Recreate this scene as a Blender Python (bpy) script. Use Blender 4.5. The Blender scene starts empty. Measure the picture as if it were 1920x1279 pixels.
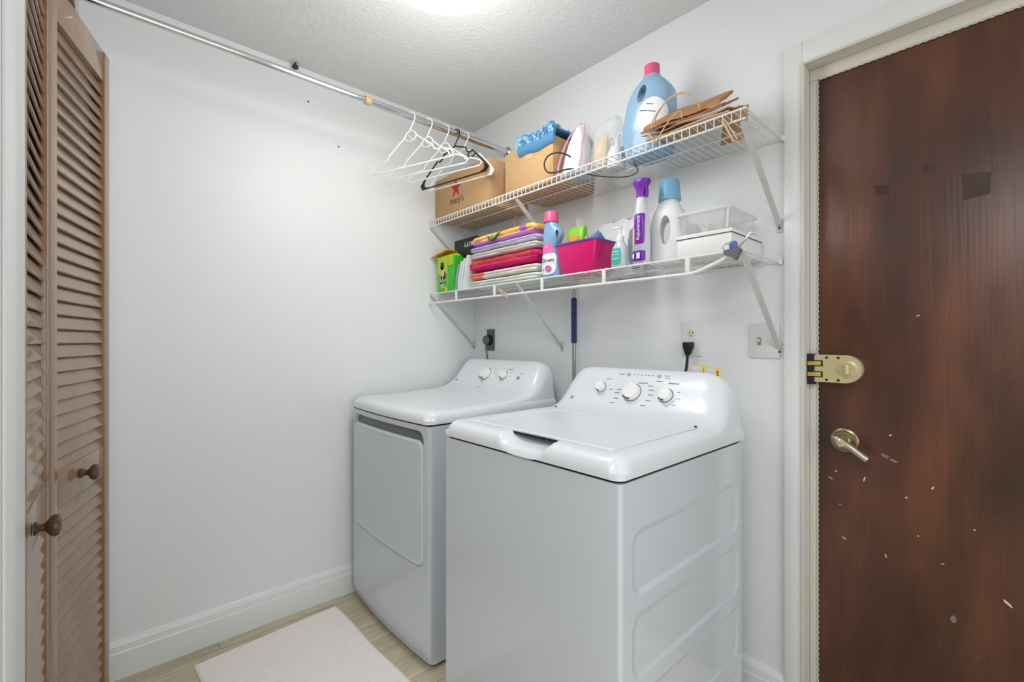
import bpy, bmesh, math, random
from mathutils import Vector, Matrix, noise
random.seed(7)
S = bpy.context.scene
C = bpy.context.collection
PI = math.pi

# ------------------------------------------------------------------ camera, world, lights, exposure
CAMP = (2.181, -1.646, 1.2)
cam = bpy.data.cameras.new('camera'); co = bpy.data.objects.new('camera', cam); C.objects.link(co)
co.location = CAMP; co.rotation_euler = (PI/2, 0, math.radians(48.116)); cam.lens = 16.06; cam.sensor_width = 36
cam.clip_start = 0.02; S.camera = co
S.view_settings.view_transform = 'Standard'; S.view_settings.look = 'None'
S.view_settings.gamma = 1; S.view_settings.exposure = 0.0; S.view_settings.use_curve_mapping = False
w = bpy.data.worlds.new('world'); S.world = w; w.use_nodes = True
w.node_tree.nodes['Background'].inputs[0].default_value = (0.93, 0.96, 1.0, 1)
w.node_tree.nodes['Background'].inputs[1].default_value = 0.5
def area(name, loc, target, sx, sy, power, col=(1, 1, 1)):
    l = bpy.data.lights.new(name, 'AREA'); l.shape = 'RECTANGLE'; l.size = sx; l.size_y = sy; l.energy = power; l.color = col
    o = bpy.data.objects.new(name, l); C.objects.link(o); o.location = loc
    d = Vector(target) - Vector(loc); o.rotation_euler = d.to_track_quat('-Z', 'Y').to_euler()
    return o
area('side_fill_light', (3.95, -1.35, 1.25), (0.0, -1.2, 0.9), 1.4, 1.8, 20.5, (0.95, 0.975, 1.0))  # unseen panel added to brighten the left wall; there is no window
area('hall_fill_light', (2.4, -2.4, 2.4), (2.4, -2.4, 0), 1.0, 1.0, 32, (0.95, 0.975, 1.0))  # added overhead fill behind the camera, not an actual hall fixture
lamp = bpy.data.lights.new('ceiling_bulb', 'POINT'); lamp.energy = 9.8; lamp.shadow_soft_size = 0.2; lamp.color = (1.0, 0.99, 0.975)
lo = bpy.data.objects.new('ceiling_bulb', lamp); C.objects.link(lo); lo.location = (0.935, -0.825, 2.05)
dn = area('ceiling_lamp_downlight', (0.935, -0.825, 2.335), (0.935, -0.825, 0), 0.4, 0.4, 3.0, (1.0, 0.99, 0.975)); dn.data.shape = 'DISK'

# ------------------------------------------------------------------ materials
def lin(c):
    return tuple(((x/255)/12.92 if x/255 <= 0.04045 else ((x/255+0.055)/1.055)**2.4) for x in c)
MATS = {}
def mat(name, rgb, rough=0.5, metal=0.0, bump=0.0, bscale=60, var=0.0, vscale=8, coat=0.0, emit=0.0, alpha=1.0, trans=0.0, ior=1.45, stretch=None):
    if name in MATS: return MATS[name]
    m = bpy.data.materials.new(name); m.use_nodes = True; nt = m.node_tree; N = nt.nodes; L = nt.links
    b = N['Principled BSDF']; c = lin(rgb) + (1,)
    b.inputs['Base Color'].default_value = c; b.inputs['Roughness'].default_value = rough; b.inputs['Metallic'].default_value = metal
    b.inputs['Coat Weight'].default_value = coat; b.inputs['Alpha'].default_value = alpha
    b.inputs['Transmission Weight'].default_value = trans; b.inputs['IOR'].default_value = ior
    if emit: b.inputs['Emission Color'].default_value = c; b.inputs['Emission Strength'].default_value = emit
    tc = N.new('ShaderNodeTexCoord'); src = tc.outputs['Object']
    if stretch:
        mp = N.new('ShaderNodeMapping'); mp.inputs['Scale'].default_value = stretch; L.new(src, mp.inputs['Vector']); src = mp.outputs['Vector']
    if var:
        n = N.new('ShaderNodeTexNoise'); n.inputs['Scale'].default_value = vscale; n.inputs['Detail'].default_value = 6; L.new(src, n.inputs['Vector'])
        mx = N.new('ShaderNodeMix'); mx.data_type = 'RGBA'
        mx.inputs[6].default_value = tuple(x*(1-var) for x in c[:3]) + (1,); mx.inputs[7].default_value = tuple(min(1, x*(1+var)) for x in c[:3]) + (1,)
        L.new(n.outputs['Fac'], mx.inputs[0]); L.new(mx.outputs[2], b.inputs['Base Color'])
    if bump:
        n = N.new('ShaderNodeTexNoise'); n.inputs['Scale'].default_value = bscale; n.inputs['Detail'].default_value = 4; L.new(src, n.inputs['Vector'])
        bp = N.new('ShaderNodeBump'); bp.inputs['Strength'].default_value = bump; bp.inputs['Distance'].default_value = 0.01
        L.new(n.outputs['Fac'], bp.inputs['Height']); L.new(bp.outputs['Normal'], b.inputs['Normal'])
    MATS[name] = m; return m

wallm = mat('wall_paint', (233, 236, 237), 0.42, bump=0.06, bscale=35)
ceilm = mat('ceiling_texture', (218, 219, 220), 0.7, bump=0.45, bscale=60)
trimm = mat('trim_paint', (230, 232, 232), 0.3)
jambm = mat('jamb_paint', (214, 210, 200), 0.35)
enam = mat('white_enamel', (208, 215, 222), 0.16, coat=0.3)
enamtop = mat('white_cap_plastic', (226, 230, 235), 0.3, coat=0.2)
dark = mat('dark_gap', (28, 30, 33), 0.6)
slotm = mat('slot_grey', (120, 126, 130), 0.3)
greyp = mat('grey_print', (120, 124, 130), 0.5)
chrome = mat('chrome', (215, 217, 220), 0.12, metal=1.0)
chrome_dull = mat('dull_steel', (190, 188, 184), 0.28, metal=1.0)
wirew = mat('white_vinyl_wire', (232, 233, 232), 0.35)
bracketm = mat('bracket_white_metal', (205, 208, 208), 0.35)
screwm = mat('screw_grey', (90, 92, 95), 0.4, metal=0.6)
wood = mat('louver_wood', (138, 108, 82), 0.3, coat=0.5, bump=0.06, bscale=40, var=0.3, vscale=10, stretch=(1, 1, 8))
woodx = mat('slat_wood', (144, 116, 92), 0.32, coat=0.5, bump=0.05, bscale=40, var=0.35, vscale=9)
knobm = mat('knob_wood', (92, 64, 48), 0.3, var=0.2)
card = mat('cardboard', (196, 158, 114), 0.75, var=0.05, vscale=5, bump=0.03, bscale=30)
card_tape = mat('packing_tape', (206, 174, 132), 0.35)
card_in = mat('cardboard_dark', (170, 132, 92), 0.8)
blackp = mat('black_plastic', (22, 22, 24), 0.35)
whitep = mat('white_plastic', (236, 238, 238), 0.35)
blackrub = mat('black_rubber', (18, 18, 20), 0.5)
navy = mat('navy_foam', (44, 46, 92), 0.7)
bluejug = mat('blue_bottle_plastic', (140, 178, 210), 0.25, coat=0.3)
pinkcap = mat('pink_cap_plastic', (232, 92, 138), 0.3)
bluecap = mat('blue_cap_plastic', (122, 176, 212), 0.3)
jugw = mat('white_jug_plastic', (236, 237, 238), 0.35)
labelw = mat('label_white', (232, 236, 242), 0.4)
labelpink = mat('label_pink', (236, 110, 170), 0.4)
magenta = mat('magenta_plastic', (216, 12, 112), 0.28, coat=0.2)
purplerim = mat('purple_rim', (112, 66, 168), 0.3)
purple = mat('purple_plastic', (120, 40, 170), 0.3)
silverl = mat('silver_label', (186, 186, 196), 0.35, metal=0.3)
yellow = mat('yellow_print', (240, 205, 60), 0.5)
teal = mat('teal_label', (60, 180, 172), 0.5)
clearp = mat('clear_plastic', (236, 240, 242), 0.08, alpha=0.28)
clearbin = mat('clear_bin_plastic', (240, 242, 243), 0.1, alpha=0.30)
pumpclear = mat('pump_bottle_plastic', (218, 226, 228), 0.15, alpha=0.75)
bagfilm = mat('bag_film', (238, 240, 244), 0.12, alpha=0.24, bump=0.6, bscale=18)
pinkfilm = mat('pink_edge_film', (226, 168, 200), 0.25, alpha=0.7)
kraft = mat('kraft_paper', (176, 128, 84), 0.8, var=0.12, vscale=6)
kraftd = mat('kraft_paper_shiny', (158, 100, 58), 0.7, var=0.15, vscale=8)
kraftl = mat('kraft_paper_pale', (190, 156, 122), 0.8, var=0.06)
rope = mat('paper_rope', (206, 176, 140), 0.8, bump=0.3, bscale=200)
clipw = mat('clothespin_wood', (212, 182, 146), 0.7, var=0.08)
green = mat('green_print', (96, 190, 66), 0.35)
lime = mat('lime_print', (178, 206, 40), 0.35)
orangef = mat('orange_film', (244, 176, 30), 0.35)
pugm = mat('pug_cream', (208, 186, 160), 0.6)
pugd = mat('pug_dark', (60, 46, 42), 0.6)
ivory = mat('ivory_plastic', (220, 214, 194), 0.4)
brass = mat('brass_enamel', (206, 194, 150), 0.35, metal=0.25)
brass2 = mat('antique_brass', (150, 136, 104), 0.28, metal=0.9)
nickel = mat('satin_nickel', (196, 186, 176), 0.28, metal=0.9)
steelpole = mat('pole_steel', (150, 158, 160), 0.3, metal=0.8)
outgrey = mat('outlet_grey', (96, 100, 100), 0.4)
denim = mat('denim', (96, 130, 168), 0.9, bump=0.3, bscale=120, var=0.2, vscale=14)
greycloth = mat('grey_cloth', (128, 146, 158), 0.9, bump=0.3, bscale=100, var=0.15)
redm = mat('star_red', (190, 34, 44), 0.6)
inkm = mat('carton_ink', (96, 66, 44), 0.7)
whitepaper = mat('white_paper', (228, 232, 236), 0.6)
bluepaper = mat('blue_paper', (150, 170, 196), 0.6)
glassdome = mat('lamp_glass', (255, 254, 240), 0.3, emit=2.2)
bronze = mat('dark_bronze', (70, 62, 52), 0.4, metal=0.6)
noodle = mat('chenille_blue', (92, 150, 196), 0.85, bump=0.2, bscale=150)
noodlel = mat('chenille_light', (150, 200, 234), 0.85)
mittm = mat('mitt_blue', (84, 138, 176), 0.9, bump=0.2, bscale=120)
peach = mat('sticker_yellow', (238, 196, 50), 0.5)

# ------------------------------------------------------------------ mesh helpers
def bx(bm, x0, x1, y0, y1, z0, z1, mi=0, bev=0.0, seg=2, M=None):
    t = bmesh.new(); bmesh.ops.create_cube(t, size=1)
    for v in t.verts: v.co = Vector(((x0+x1)/2+v.co.x*(x1-x0), (y0+y1)/2+v.co.y*(y1-y0), (z0+z1)/2+v.co.z*(z1-z0)))
    if bev > 0: bmesh.ops.bevel(t, geom=t.edges[:], offset=bev, segments=seg, affect='EDGES', profile=0.5)
    join(bm, t, mi, M)
def join(bm, t, mi=0, M=None):
    if M is not None: bmesh.ops.transform(t, matrix=M, verts=t.verts)
    vm = {}
    for v in t.verts: vm[v] = bm.verts.new(v.co)
    for f in t.faces:
        try: nf = bm.faces.new([vm[v] for v in f.verts])
        except ValueError: continue
        nf.material_index = mi if mi is not None else f.material_index
    t.free()
def tube(bm, pts, r, seg=8, mi=0, closed=False, caps=True, radii=None):
    P = [Vector(p) for p in pts]; n = len(P); rings = []; prev = None
    for i, p in enumerate(P):
        a = P[(i-1) % n] if (closed or i > 0) else p; b = P[(i+1) % n] if (closed or i < n-1) else p
        t = (b-a).normalized()
        if prev is None:
            u = t.orthogonal().normalized()
        else:
            u = prev - t*prev.dot(t); u = u.normalized() if u.length > 1e-6 else t.orthogonal().normalized()
        prev = u; v = t.cross(u); rr = radii[i] if radii else r
        rings.append([bm.verts.new(p+(u*math.cos(2*PI*k/seg)+v*math.sin(2*PI*k/seg))*rr) for k in range(seg)])
    m = n if closed else n-1
    for i in range(m):
        A = rings[i]; B = rings[(i+1) % n]
        for k in range(seg):
            f = bm.faces.new((A[k], A[(k+1) % seg], B[(k+1) % seg], B[k])); f.material_index = mi
    if caps and not closed:
        bm.faces.new(rings[0][::-1]).material_index = mi; bm.faces.new(rings[-1]).material_index = mi
def loft(bm, rings, mi=0, cap0=True, cap1=True, closed=True):
    R = [[bm.verts.new(p) for p in r] for r in rings]
    n = len(R[0])
    for i in range(len(R)-1):
        for k in range(n if closed else n-1):
            f = bm.faces.new((R[i][k], R[i][(k+1) % n], R[i+1][(k+1) % n], R[i+1][k])); f.material_index = mi
    if cap0: bm.faces.new(R[0][::-1]).material_index = mi
    if cap1: bm.faces.new(R[-1]).material_index = mi
def lathe(bm, prof, seg=32, mi=0, M=None, sx=1, sy=1):
    t = bmesh.new()
    loft(t, [[(r*sx*math.cos(2*PI*k/seg), r*sy*math.sin(2*PI*k/seg), z) for k in range(seg)] for r, z in prof])
    join(bm, t, mi, M)
def se(cx, cy, a, b, z, n=2.0, seg=40):
    out = []
    for k in range(seg):
        t = 2*PI*k/seg; c, s = math.cos(t), math.sin(t)
        out.append((cx+a*math.copysign(abs(c)**(2/n), c), cy+b*math.copysign(abs(s)**(2/n), s), z))
    return out
def catmull(pts, sub=6, closed=False):
    P = [Vector(p) for p in pts]; n = len(P); out = []
    for i in range(n if closed else n-1):
        p0 = P[(i-1) % n] if closed or i > 0 else P[0]; p1 = P[i]; p2 = P[(i+1) % n]; p3 = P[(i+2) % n] if closed or i+2 < n else P[-1]
        for k in range(sub):
            t = k/sub
            out.append(0.5*((2*p1)+(-p0+p2)*t+(2*p0-5*p1+4*p2-p3)*t*t+(-p0+3*p1-3*p2+p3)*t**3))
    if not closed: out.append(P[-1])
    return out
def prism(bm, poly, y0, y1, mi=0, M=None):          # polygon in (x,z), extruded along y
    t = bmesh.new(); loft(t, [[(p[0], y0, p[1]) for p in poly], [(p[0], y1, p[1]) for p in poly]]); join(bm, t, mi, M)
def rot(ax, deg): return Matrix.Rotation(math.radians(deg), 4, ax)
def T(x, y, z): return Matrix.Translation((x, y, z))
def grid(bm, nu, nv, fn, mi=0):
    V = [[bm.verts.new(fn(i/(nu-1), j/(nv-1))) for j in range(nv)] for i in range(nu)]
    for i in range(nu-1):
        for j in range(nv-1):
            bm.faces.new((V[i][j], V[i+1][j], V[i+1][j+1], V[i][j+1])).material_index = mi
def nz(p, s, k=1.0): return noise.noise(Vector(p)*s)*k

def rr(x0, x1, y0, y1, r, z, n=5):
    o = []
    for cx, cy, a0 in ((x1-r, y1-r, 0), (x0+r, y1-r, 90), (x0+r, y0+r, 180), (x1-r, y0+r, 270)):
        for k in range(n+1): a = math.radians(a0+90*k/n); o.append((cx+r*math.cos(a), cy+r*math.sin(a), z))
    return o
ORG = {}
def finish(bm, name, mats, smooth=True, ang=40):
    bmesh.ops.recalc_face_normals(bm, faces=bm.faces[:])
    me = bpy.data.meshes.new(name); bm.to_mesh(me); bm.free()
    for m in (mats if isinstance(mats, (list, tuple)) else [mats]): me.materials.append(m)
    if smooth:
        me.shade_smooth(); me.set_sharp_from_angle(angle=math.radians(ang))
    return me
def root_of(o):
    while o.parent: o = o.parent
    return o
def obj(name, bm, mats, parent=None, local=False, smooth=True, ang=40):
    me = finish(bm, name, mats, smooth, ang)
    o = bpy.data.objects.new(name, me); C.objects.link(o)
    if parent is not None:
        if not local: me.transform(Matrix.Translation(-Vector(ORG[root_of(parent).name])))
        o.parent = parent
    else:
        vs = me.vertices
        if len(vs):
            xs = [v.co.x for v in vs]; ys = [v.co.y for v in vs]; zs = [v.co.z for v in vs]
            b = Vector(((min(xs)+max(xs))/2, (min(ys)+max(ys))/2, min(zs)))
            me.transform(Matrix.Translation(-b)); o.location = b; ORG[o.name] = tuple(b)
    return o
def tag(o, label, cat, group=None):
    o['label'] = label; o['category'] = cat
    if group: o['group'] = group
    return o
def thing(name, label, cat, loc, rz=0, group=None):
    o = bpy.data.objects.new(name, None); C.objects.link(o); o.location = loc; o.rotation_euler = (0, 0, rz)
    o.empty_display_size = 0.05; ORG[o.name] = tuple(loc); return tag(o, label, cat, group)
def struct(name, bm, m, label=None, **k):
    o = obj(name, bm, m, **k); o['kind'] = 'structure'
    if label: o['label'] = label
    return o
def text(name, s, size, M, m, parent, depth=0.0004, local=False, sx=1.0, shear=0.0, sp=1.0):
    cu = bpy.data.curves.new(name, 'FONT'); cu.body = s; cu.size = size; cu.extrude = depth; cu.align_x = 'CENTER'; cu.align_y = 'CENTER'
    cu.shear = shear; cu.space_character = sp; cu.resolution_u = 3
    to = bpy.data.objects.new('tmp', cu); C.objects.link(to)
    dg = bpy.context.evaluated_depsgraph_get()
    me = bpy.data.meshes.new_from_object(to.evaluated_get(dg)); bpy.data.objects.remove(to)
    me.transform(M @ Matrix.Diagonal((sx, 1, 1, 1)))
    me.name = name
    if not local: me.transform(Matrix.Translation(-Vector(ORG[root_of(parent).name])))
    me.materials.clear(); me.materials.append(m)
    o = bpy.data.objects.new(name, me); C.objects.link(o); o.parent = parent; return o
FRONT = rot('X', 90)          # text in xy plane -> faces -y

# ================================================================== THE ROOM
FL = -0.016; CE = 2.44
def floor_mat():
    m = bpy.data.materials.new('vinyl_plank'); m.use_nodes = True; nt = m.node_tree; N = nt.nodes; L = nt.links; b = N['Principled BSDF']
    tc = N.new('ShaderNodeTexCoord'); mp = N.new('ShaderNodeMapping'); mp.inputs['Rotation'].default_value = (0, 0, math.pi/2)
    L.new(tc.outputs['Object'], mp.inputs['Vector'])
    br = N.new('ShaderNodeTexBrick'); br.inputs['Scale'].default_value = 1.0; br.inputs['Brick Width'].default_value = 1.2; br.inputs['Row Height'].default_value = 0.18
    br.inputs['Mortar Size'].default_value = 0.0012; br.inputs['Color1'].default_value = lin((214, 202, 178))+(1,); br.inputs['Color2'].default_value = lin((196, 184, 160))+(1,)
    br.inputs['Mortar'].default_value = lin((128, 116, 94))+(1,); L.new(mp.outputs['Vector'], br.inputs['Vector'])
    m2 = N.new('ShaderNodeMapping'); m2.inputs['Scale'].default_value = (14, 1.5, 1); L.new(tc.outputs['Object'], m2.inputs['Vector'])
    n = N.new('ShaderNodeTexNoise'); n.inputs['Scale'].default_value = 3; n.inputs['Detail'].default_value = 8; n.inputs['Distortion'].default_value = 1.2; L.new(m2.outputs['Vector'], n.inputs['Vector'])
    cr = N.new('ShaderNodeValToRGB'); cr.color_ramp.elements[0].position = 0.3; cr.color_ramp.elements[0].color = (0.72, 0.72, 0.70, 1); cr.color_ramp.elements[1].position = 0.7; cr.color_ramp.elements[1].color = (1.1, 1.08, 1.05, 1)
    L.new(n.outputs['Fac'], cr.inputs[0])
    mx = N.new('ShaderNodeMix'); mx.data_type = 'RGBA'; mx.blend_type = 'MULTIPLY'; mx.inputs[0].default_value = 1
    L.new(br.outputs['Color'], mx.inputs[6]); L.new(cr.outputs['Color'], mx.inputs[7]); L.new(mx.outputs[2], b.inputs['Base Color'])
    b.inputs['Roughness'].default_value = 0.4
    return m
bm = bmesh.new(); bx(bm, -0.1, 4.2, -4.0, 0.2, FL-0.05, FL); struct('floor', bm, floor_mat(), 'pale beige wood plank floor in front of the dryer')
bm = bmesh.new(); bx(bm, -0.1, 4.2, -4.0, 0.2, CE, CE+0.05); struct('ceiling', bm, ceilm, 'off-white ceiling with a sprayed texture')
bm = bmesh.new(); bx(bm, -0.1, 0.0, -2.5, 0.2, FL, CE); struct('wall_left', bm, wallm, 'bare white wall beside the dryer')
DX0, DX1, DZ = 1.727, 2.62, 2.067
bm = bmesh.new()
bx(bm, 0.0, DX0, 0.0, 0.15, FL, CE); bx(bm, DX0, DX1, 0.0, 0.15, DZ, CE); bx(bm, DX1, 4.2, 0.0, 0.15, FL, CE)
struct('wall_back', bm, wallm, 'white wall carrying the two wire shelves and the brown door')
bm = bmesh.new(); bx(bm, 4.1, 4.2, -4.0, 0.0, FL, CE); struct('wall_right', bm, wallm)
bm = bmesh.new(); bx(bm, -0.1, 4.2, -4.1, -4.0, FL, CE); struct('wall_hall', bm, wallm)
# wall the closet doors hang in, seen as a white strip at the left edge of the photo
bm = bmesh.new()
bx(bm, 1.13, 1.36, -1.86, -1.741, FL, CE); bx(bm, 0.0, 0.30, -1.86, -1.741, FL, CE); bx(bm, 0.30, 1.13, -1.86, -1.741, 2.2, CE)
struct('wall_front', bm, wallm, 'white wall end beside the louvered closet doors')
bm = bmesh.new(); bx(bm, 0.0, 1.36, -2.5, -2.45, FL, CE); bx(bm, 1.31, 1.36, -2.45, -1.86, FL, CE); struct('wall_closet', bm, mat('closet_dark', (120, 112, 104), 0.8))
bm = bmesh.new(); bx(bm, 1.13, 1.322, -1.741, -1.737, FL, CE, bev=0.001); struct('trim_1', bm, trimm, 'white casing strip at the far left edge')
bm = bmesh.new(); bx(bm, 0.387, 1.13, -1.86, -1.696, 2.036, 2.2, bev=0.003)
struct('trim_2', bm, wood, 'brown head board above the louvered closet doors')

def baseboard(name, poly_fn, label):
    bm = bmesh.new()
    prof = [(0, FL), (0.018, FL), (0.018, 0.076), (0.015, 0.082), (0.0155, 0.088), (0.013, 0.095), (0.0135, 0.101), (0.009, 0.113), (0.004, 0.119), (0, 0.121)]
    loft(bm, poly_fn(prof)); struct(name, bm, trimm, label, ang=25)
baseboard('baseboard_left', lambda P: [[(d, -1.741, z) for d, z in P], [(d, -0.0, z) for d, z in P]], 'white moulded baseboard along the left wall')
baseboard('baseboard_back', lambda P: [[(0.02, -d, z) for d, z in P], [(1.672, -d, z) for d, z in P]], 'white moulded baseboard behind the washer')

# door casing on the back wall
def casing(name, x0, x1, z0, z1, label):
    bm = bmesh.new(); bx(bm, x0, x1, -0.014, 0.0, z0, z1, bev=0.002); struct(name, bm, trimm, label)
casing('trim_3', 1.671, 1.722, FL, 2.137, 'white casing left of the brown door')
casing('trim_4', 1.722, DX1, 2.072, 2.137, 'white casing above the brown door')
casing('trim_5', DX1+0.002, DX1+0.06, FL, 2.137, 'white casing right of the brown door')
bm = bmesh.new()
bx(bm, DX0-0.006, DX0+0.002, -0.019, 0.14, FL, DZ+0.004, bev=0.001); bx(bm, DX0+0.0022, DX1-0.0045, -0.019, 0.14, DZ-0.004, DZ+0.004, bev=0.001)
bx(bm, DX0+0.0022, DX0+0.0235, 0.034, 0.12, FL, DZ-0.0425, bev=0.002); bx(bm, DX0+0.0022, DX1-0.004, 0.034, 0.12, DZ-0.042, DZ-0.0042, bev=0.002)
bx(bm, DX1-0.004, DX1+0.002, -0.019, 0.14, FL, DZ, bev=0.001)
struct('trim_6', bm, jambm, 'cream painted jamb around the brown door')
# weather strip beads
bm = bmesh.new()
zig = []
n = 240
for i in range(n): zig.append((DX0+0.0255+(0.0016 if i % 2 else -0.001), 0.033, FL+0.02+(DZ-0.06-FL)*i/n))
tube(bm, zig, 0.0021, 5)
zig = []
for i in range(110): zig.append((DX0+0.03+(0.86)*i/110, 0.033, DZ-0.045+(0.0016 if i % 2 else -0.001)))
tube(bm, zig, 0.0021, 5)
struct('trim_7', bm, jambm, 'stitched weather strip round the brown door')

def door_mat():
    m = bpy.data.materials.new('door_stain'); m.use_nodes = True; nt = m.node_tree; N = nt.nodes; L = nt.links; b = N['Principled BSDF']
    tc = N.new('ShaderNodeTexCoord')
    def ns(scale, sc, det=6, dist=0):
        mp = N.new('ShaderNodeMapping'); mp.inputs['Scale'].default_value = sc; L.new(tc.outputs['Object'], mp.inputs['Vector'])
        n = N.new('ShaderNodeTexNoise'); n.inputs['Scale'].default_value = scale; n.inputs['Detail'].default_value = det; n.inputs['Distortion'].default_value = dist
        L.new(mp.outputs['Vector'], n.inputs['Vector']); return n
    n1 = ns(3.2, (1.6, 1, 0.5), 3); n2 = ns(40, (3, 1, 0.12), 5)
    cr = N.new('ShaderNodeValToRGB'); e = cr.color_ramp.elements
    e[0].position = 0.3; e[0].color = lin((50, 26, 11))+(1,); e[1].position = 0.72; e[1].color = lin((126, 74, 48))+(1,)
    k = e.new(0.5); k.color = lin((86, 47, 30))+(1,)
    L.new(n1.outputs['Fac'], cr.inputs[0])
    mx = N.new('ShaderNodeMix'); mx.data_type = 'RGBA'; mx.blend_type = 'MULTIPLY'; mx.inputs[0].default_value = 0.5
    L.new(cr.outputs['Color'], mx.inputs[6]); L.new(n2.outputs['Color'], mx.inputs[7])
    c2 = N.new('ShaderNodeValToRGB'); c2.color_ramp.elements[0].color = (0.35, 0.35, 0.35, 1); c2.color_ramp.elements[1].color = (1.2, 1.2, 1.2, 1)
    L.new(n2.outputs['Fac'], c2.inputs[0]); L.new(c2.outputs['Color'], mx.inputs[7])
    # chips: voronoi cells whose centre is near
    mpv = N.new('ShaderNodeMapping'); mpv.inputs['Scale'].default_value = (17, 1, 11); L.new(tc.outputs['Object'], mpv.inputs['Vector'])
    v = N.new('ShaderNodeTexVoronoi'); v.voronoi_dimensions = '3D'; L.new(mpv.outputs['Vector'], v.inputs['Vector'])
    sub = N.new('ShaderNodeMath'); sub.operation = 'LESS_THAN'; L.new(v.outputs['Distance'], sub.inputs[0])
    sx = N.new('ShaderNodeSeparateColor'); L.new(v.outputs['Color'], sx.inputs[0])
    mu = N.new('ShaderNodeMath'); mu.operation = 'MULTIPLY'; L.new(sx.outputs[0], mu.inputs[0]); mu.inputs[1].default_value = 0.05
    L.new(mu.outputs[0], sub.inputs[1])
    m3 = N.new('ShaderNodeMix'); m3.data_type = 'RGBA'; L.new(sub.outputs[0], m3.inputs[0]); L.new(mx.outputs[2], m3.inputs[6]); m3.inputs[7].default_value = lin((176, 150, 122))+(1,)
    L.new(m3.outputs[2], b.inputs['Base Color'])
    b.inputs['Roughness'].default_value = 0.36; b.inputs['Coat Weight'].default_value = 0.3; b.inputs['Coat Roughness'].default_value = 0.3
    bp = N.new('ShaderNodeBump'); bp.inputs['Strength'].default_value = 0.08; bp.inputs['Distance'].default_value = 0.01; L.new(n2.outputs['Fac'], bp.inputs['Height']); L.new(bp.outputs['Normal'], b.inputs['Normal'])
    return m
DY = 0.036
d2 = thing('door_2', 'dark brown stained slab door with chips, scratches, a lever and a rim lock', 'door', (2.19, 0.058, FL)); d2['kind'] = 'structure'
del d2['category']
bm = bmesh.new(); bx(bm, DX0+0.029, DX1-0.008, DY, 0.08, FL+0.005, DZ-0.047, bev=0.001); obj('slab', bm, door_mat(), d2)
# paint chips and residue that have their own outline
chipm = mat('bare_chip', (214, 196, 172), 0.7); resid = mat('tape_residue', (128, 112, 104), 0.5); patch = mat('dark_patch', (58, 34, 26), 0.45)
def flake(bm, x, z, a, b, ang, seed):
    random.seed(seed); pts = []
    for k in range(9):
        t = 2*PI*k/9; r = random.uniform(0.65, 1.1); px, pz = a*r*math.cos(t), b*r*math.sin(t)
        c, s = math.cos(math.radians(ang)), math.sin(math.radians(ang)); pts.append((x+px*c-pz*s, z+px*s+pz*c))
    prism(bm, pts, DY-0.0005, DY+0.0004)
bm = bmesh.new()
for i, a in enumerate([(2.158, 0.545, 0.012, 0.0035, -45), (2.02, 0.80, 0.006, 0.002, 50), (1.965, 0.76, 0.003, 0.0025, 0), (2.19, 1.585, 0.007, 0.0025, 30), (1.80, 0.80, 0.004, 0.002, 0),
        (1.786, 0.775, 0.006, 0.0015, -20), (1.82, 0.60, 0.007, 0.0018, -30), (1.86, 0.87, 0.002, 0.002, 0), (1.93, 0.93, 0.004, 0.003, 0), (1.99, 1.27, 0.006, 0.0015, 20), (2.04, 0.60, 0.004, 0.0015, 10),
        (1.87, 0.79, 0.002, 0.009, -15), (1.99, 0.66, 0.0025, 0.002, 0), (1.92, 0.58, 0.002, 0.006, 10), (2.10, 0.71, 0.003, 0.002, 0), (1.75+0.06, 0.70, 0.002, 0.002, 0)]):
    flake(bm, *a, i)
obj('bare_chips', bm, chipm, d2)
bm = bmesh.new(); flake(bm, 1.918, 0.868, 0.010, 0.006, -20, 40); flake(bm, 1.938, 0.858, 0.011, 0.005, -15, 41); flake(bm, 2.06, 0.46, 0.008, 0.012, 0, 44)
obj('tape_residue', bm, resid, d2)
bm = bmesh.new(); prism(bm, [(1.895, 1.655), (1.93, 1.645), (1.927, 1.62), (1.897, 1.625)], DY-0.0004, DY+0.0004)
prism(bm, [(2.075, 1.64), (2.13, 1.63), (2.128, 1.575), (2.08, 1.57)], DY-0.0004, DY+0.0004); prism(bm, [(2.00, 1.685), (2.028, 1.68), (2.026, 1.66), (2.0, 1.664)], DY-0.0004, DY+0.0004)
obj('dark_patches', bm, patch, d2)
bm = bmesh.new(); lathe(bm, [(0.006, 0), (0.006, 0.006), (0.004, 0.008)], 12, M=T(2.222, DY, 1.735) @ rot('X', 90)); obj('peg', bm, chipm, d2)
# rim lock
zc, xc = 1.115, 1.815
pts = [(1.748, zc-0.042), (1.828, zc-0.042)] + [(1.828+0.042*math.cos(t), zc+0.042*math.sin(t)) for t in [(-PI/2+PI*k/14) for k in range(1, 14)]] + [(1.828, zc+0.042), (1.748, zc+0.042)]
bm = bmesh.new(); prism(bm, pts, DY-0.028, DY)
bmesh.ops.bevel(bm, geom=[e for e in bm.edges if abs(e.verts[0].co.y-(DY-0.028)) < 1e-5 and abs(e.verts[1].co.y-(DY-0.028)) < 1e-5], offset=0.003, segments=2, affect='EDGES')
lk = obj('rim_lock', bm, brass, d2); lk['label'] = 'cream brass rim lock case'
bm = bmesh.new()
lathe(bm, [(0.026, 0), (0.026, 0.002), (0.020, 0.004), (0.020, 0.006)], 28, M=T(1.836, DY-0.028, zc) @ rot('X', 90))
bx(bm, 1.829, 1.843, DY-0.052, DY-0.03, zc-0.018, zc+0.018, bev=0.006, seg=3); obj('thumb_turn', bm, brass, lk)
bm = bmesh.new()
for x, z in ((1.782, zc+0.034), (1.812, zc+0.034), (1.782, zc-0.034), (1.812, zc-0.034)): lathe(bm, [(0.004, 0), (0.004, 0.0012)], 10, M=T(x, DY-0.028, z) @ rot('X', 90))
obj('screws', bm, bronze, lk)
bm = bmesh.new()
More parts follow.
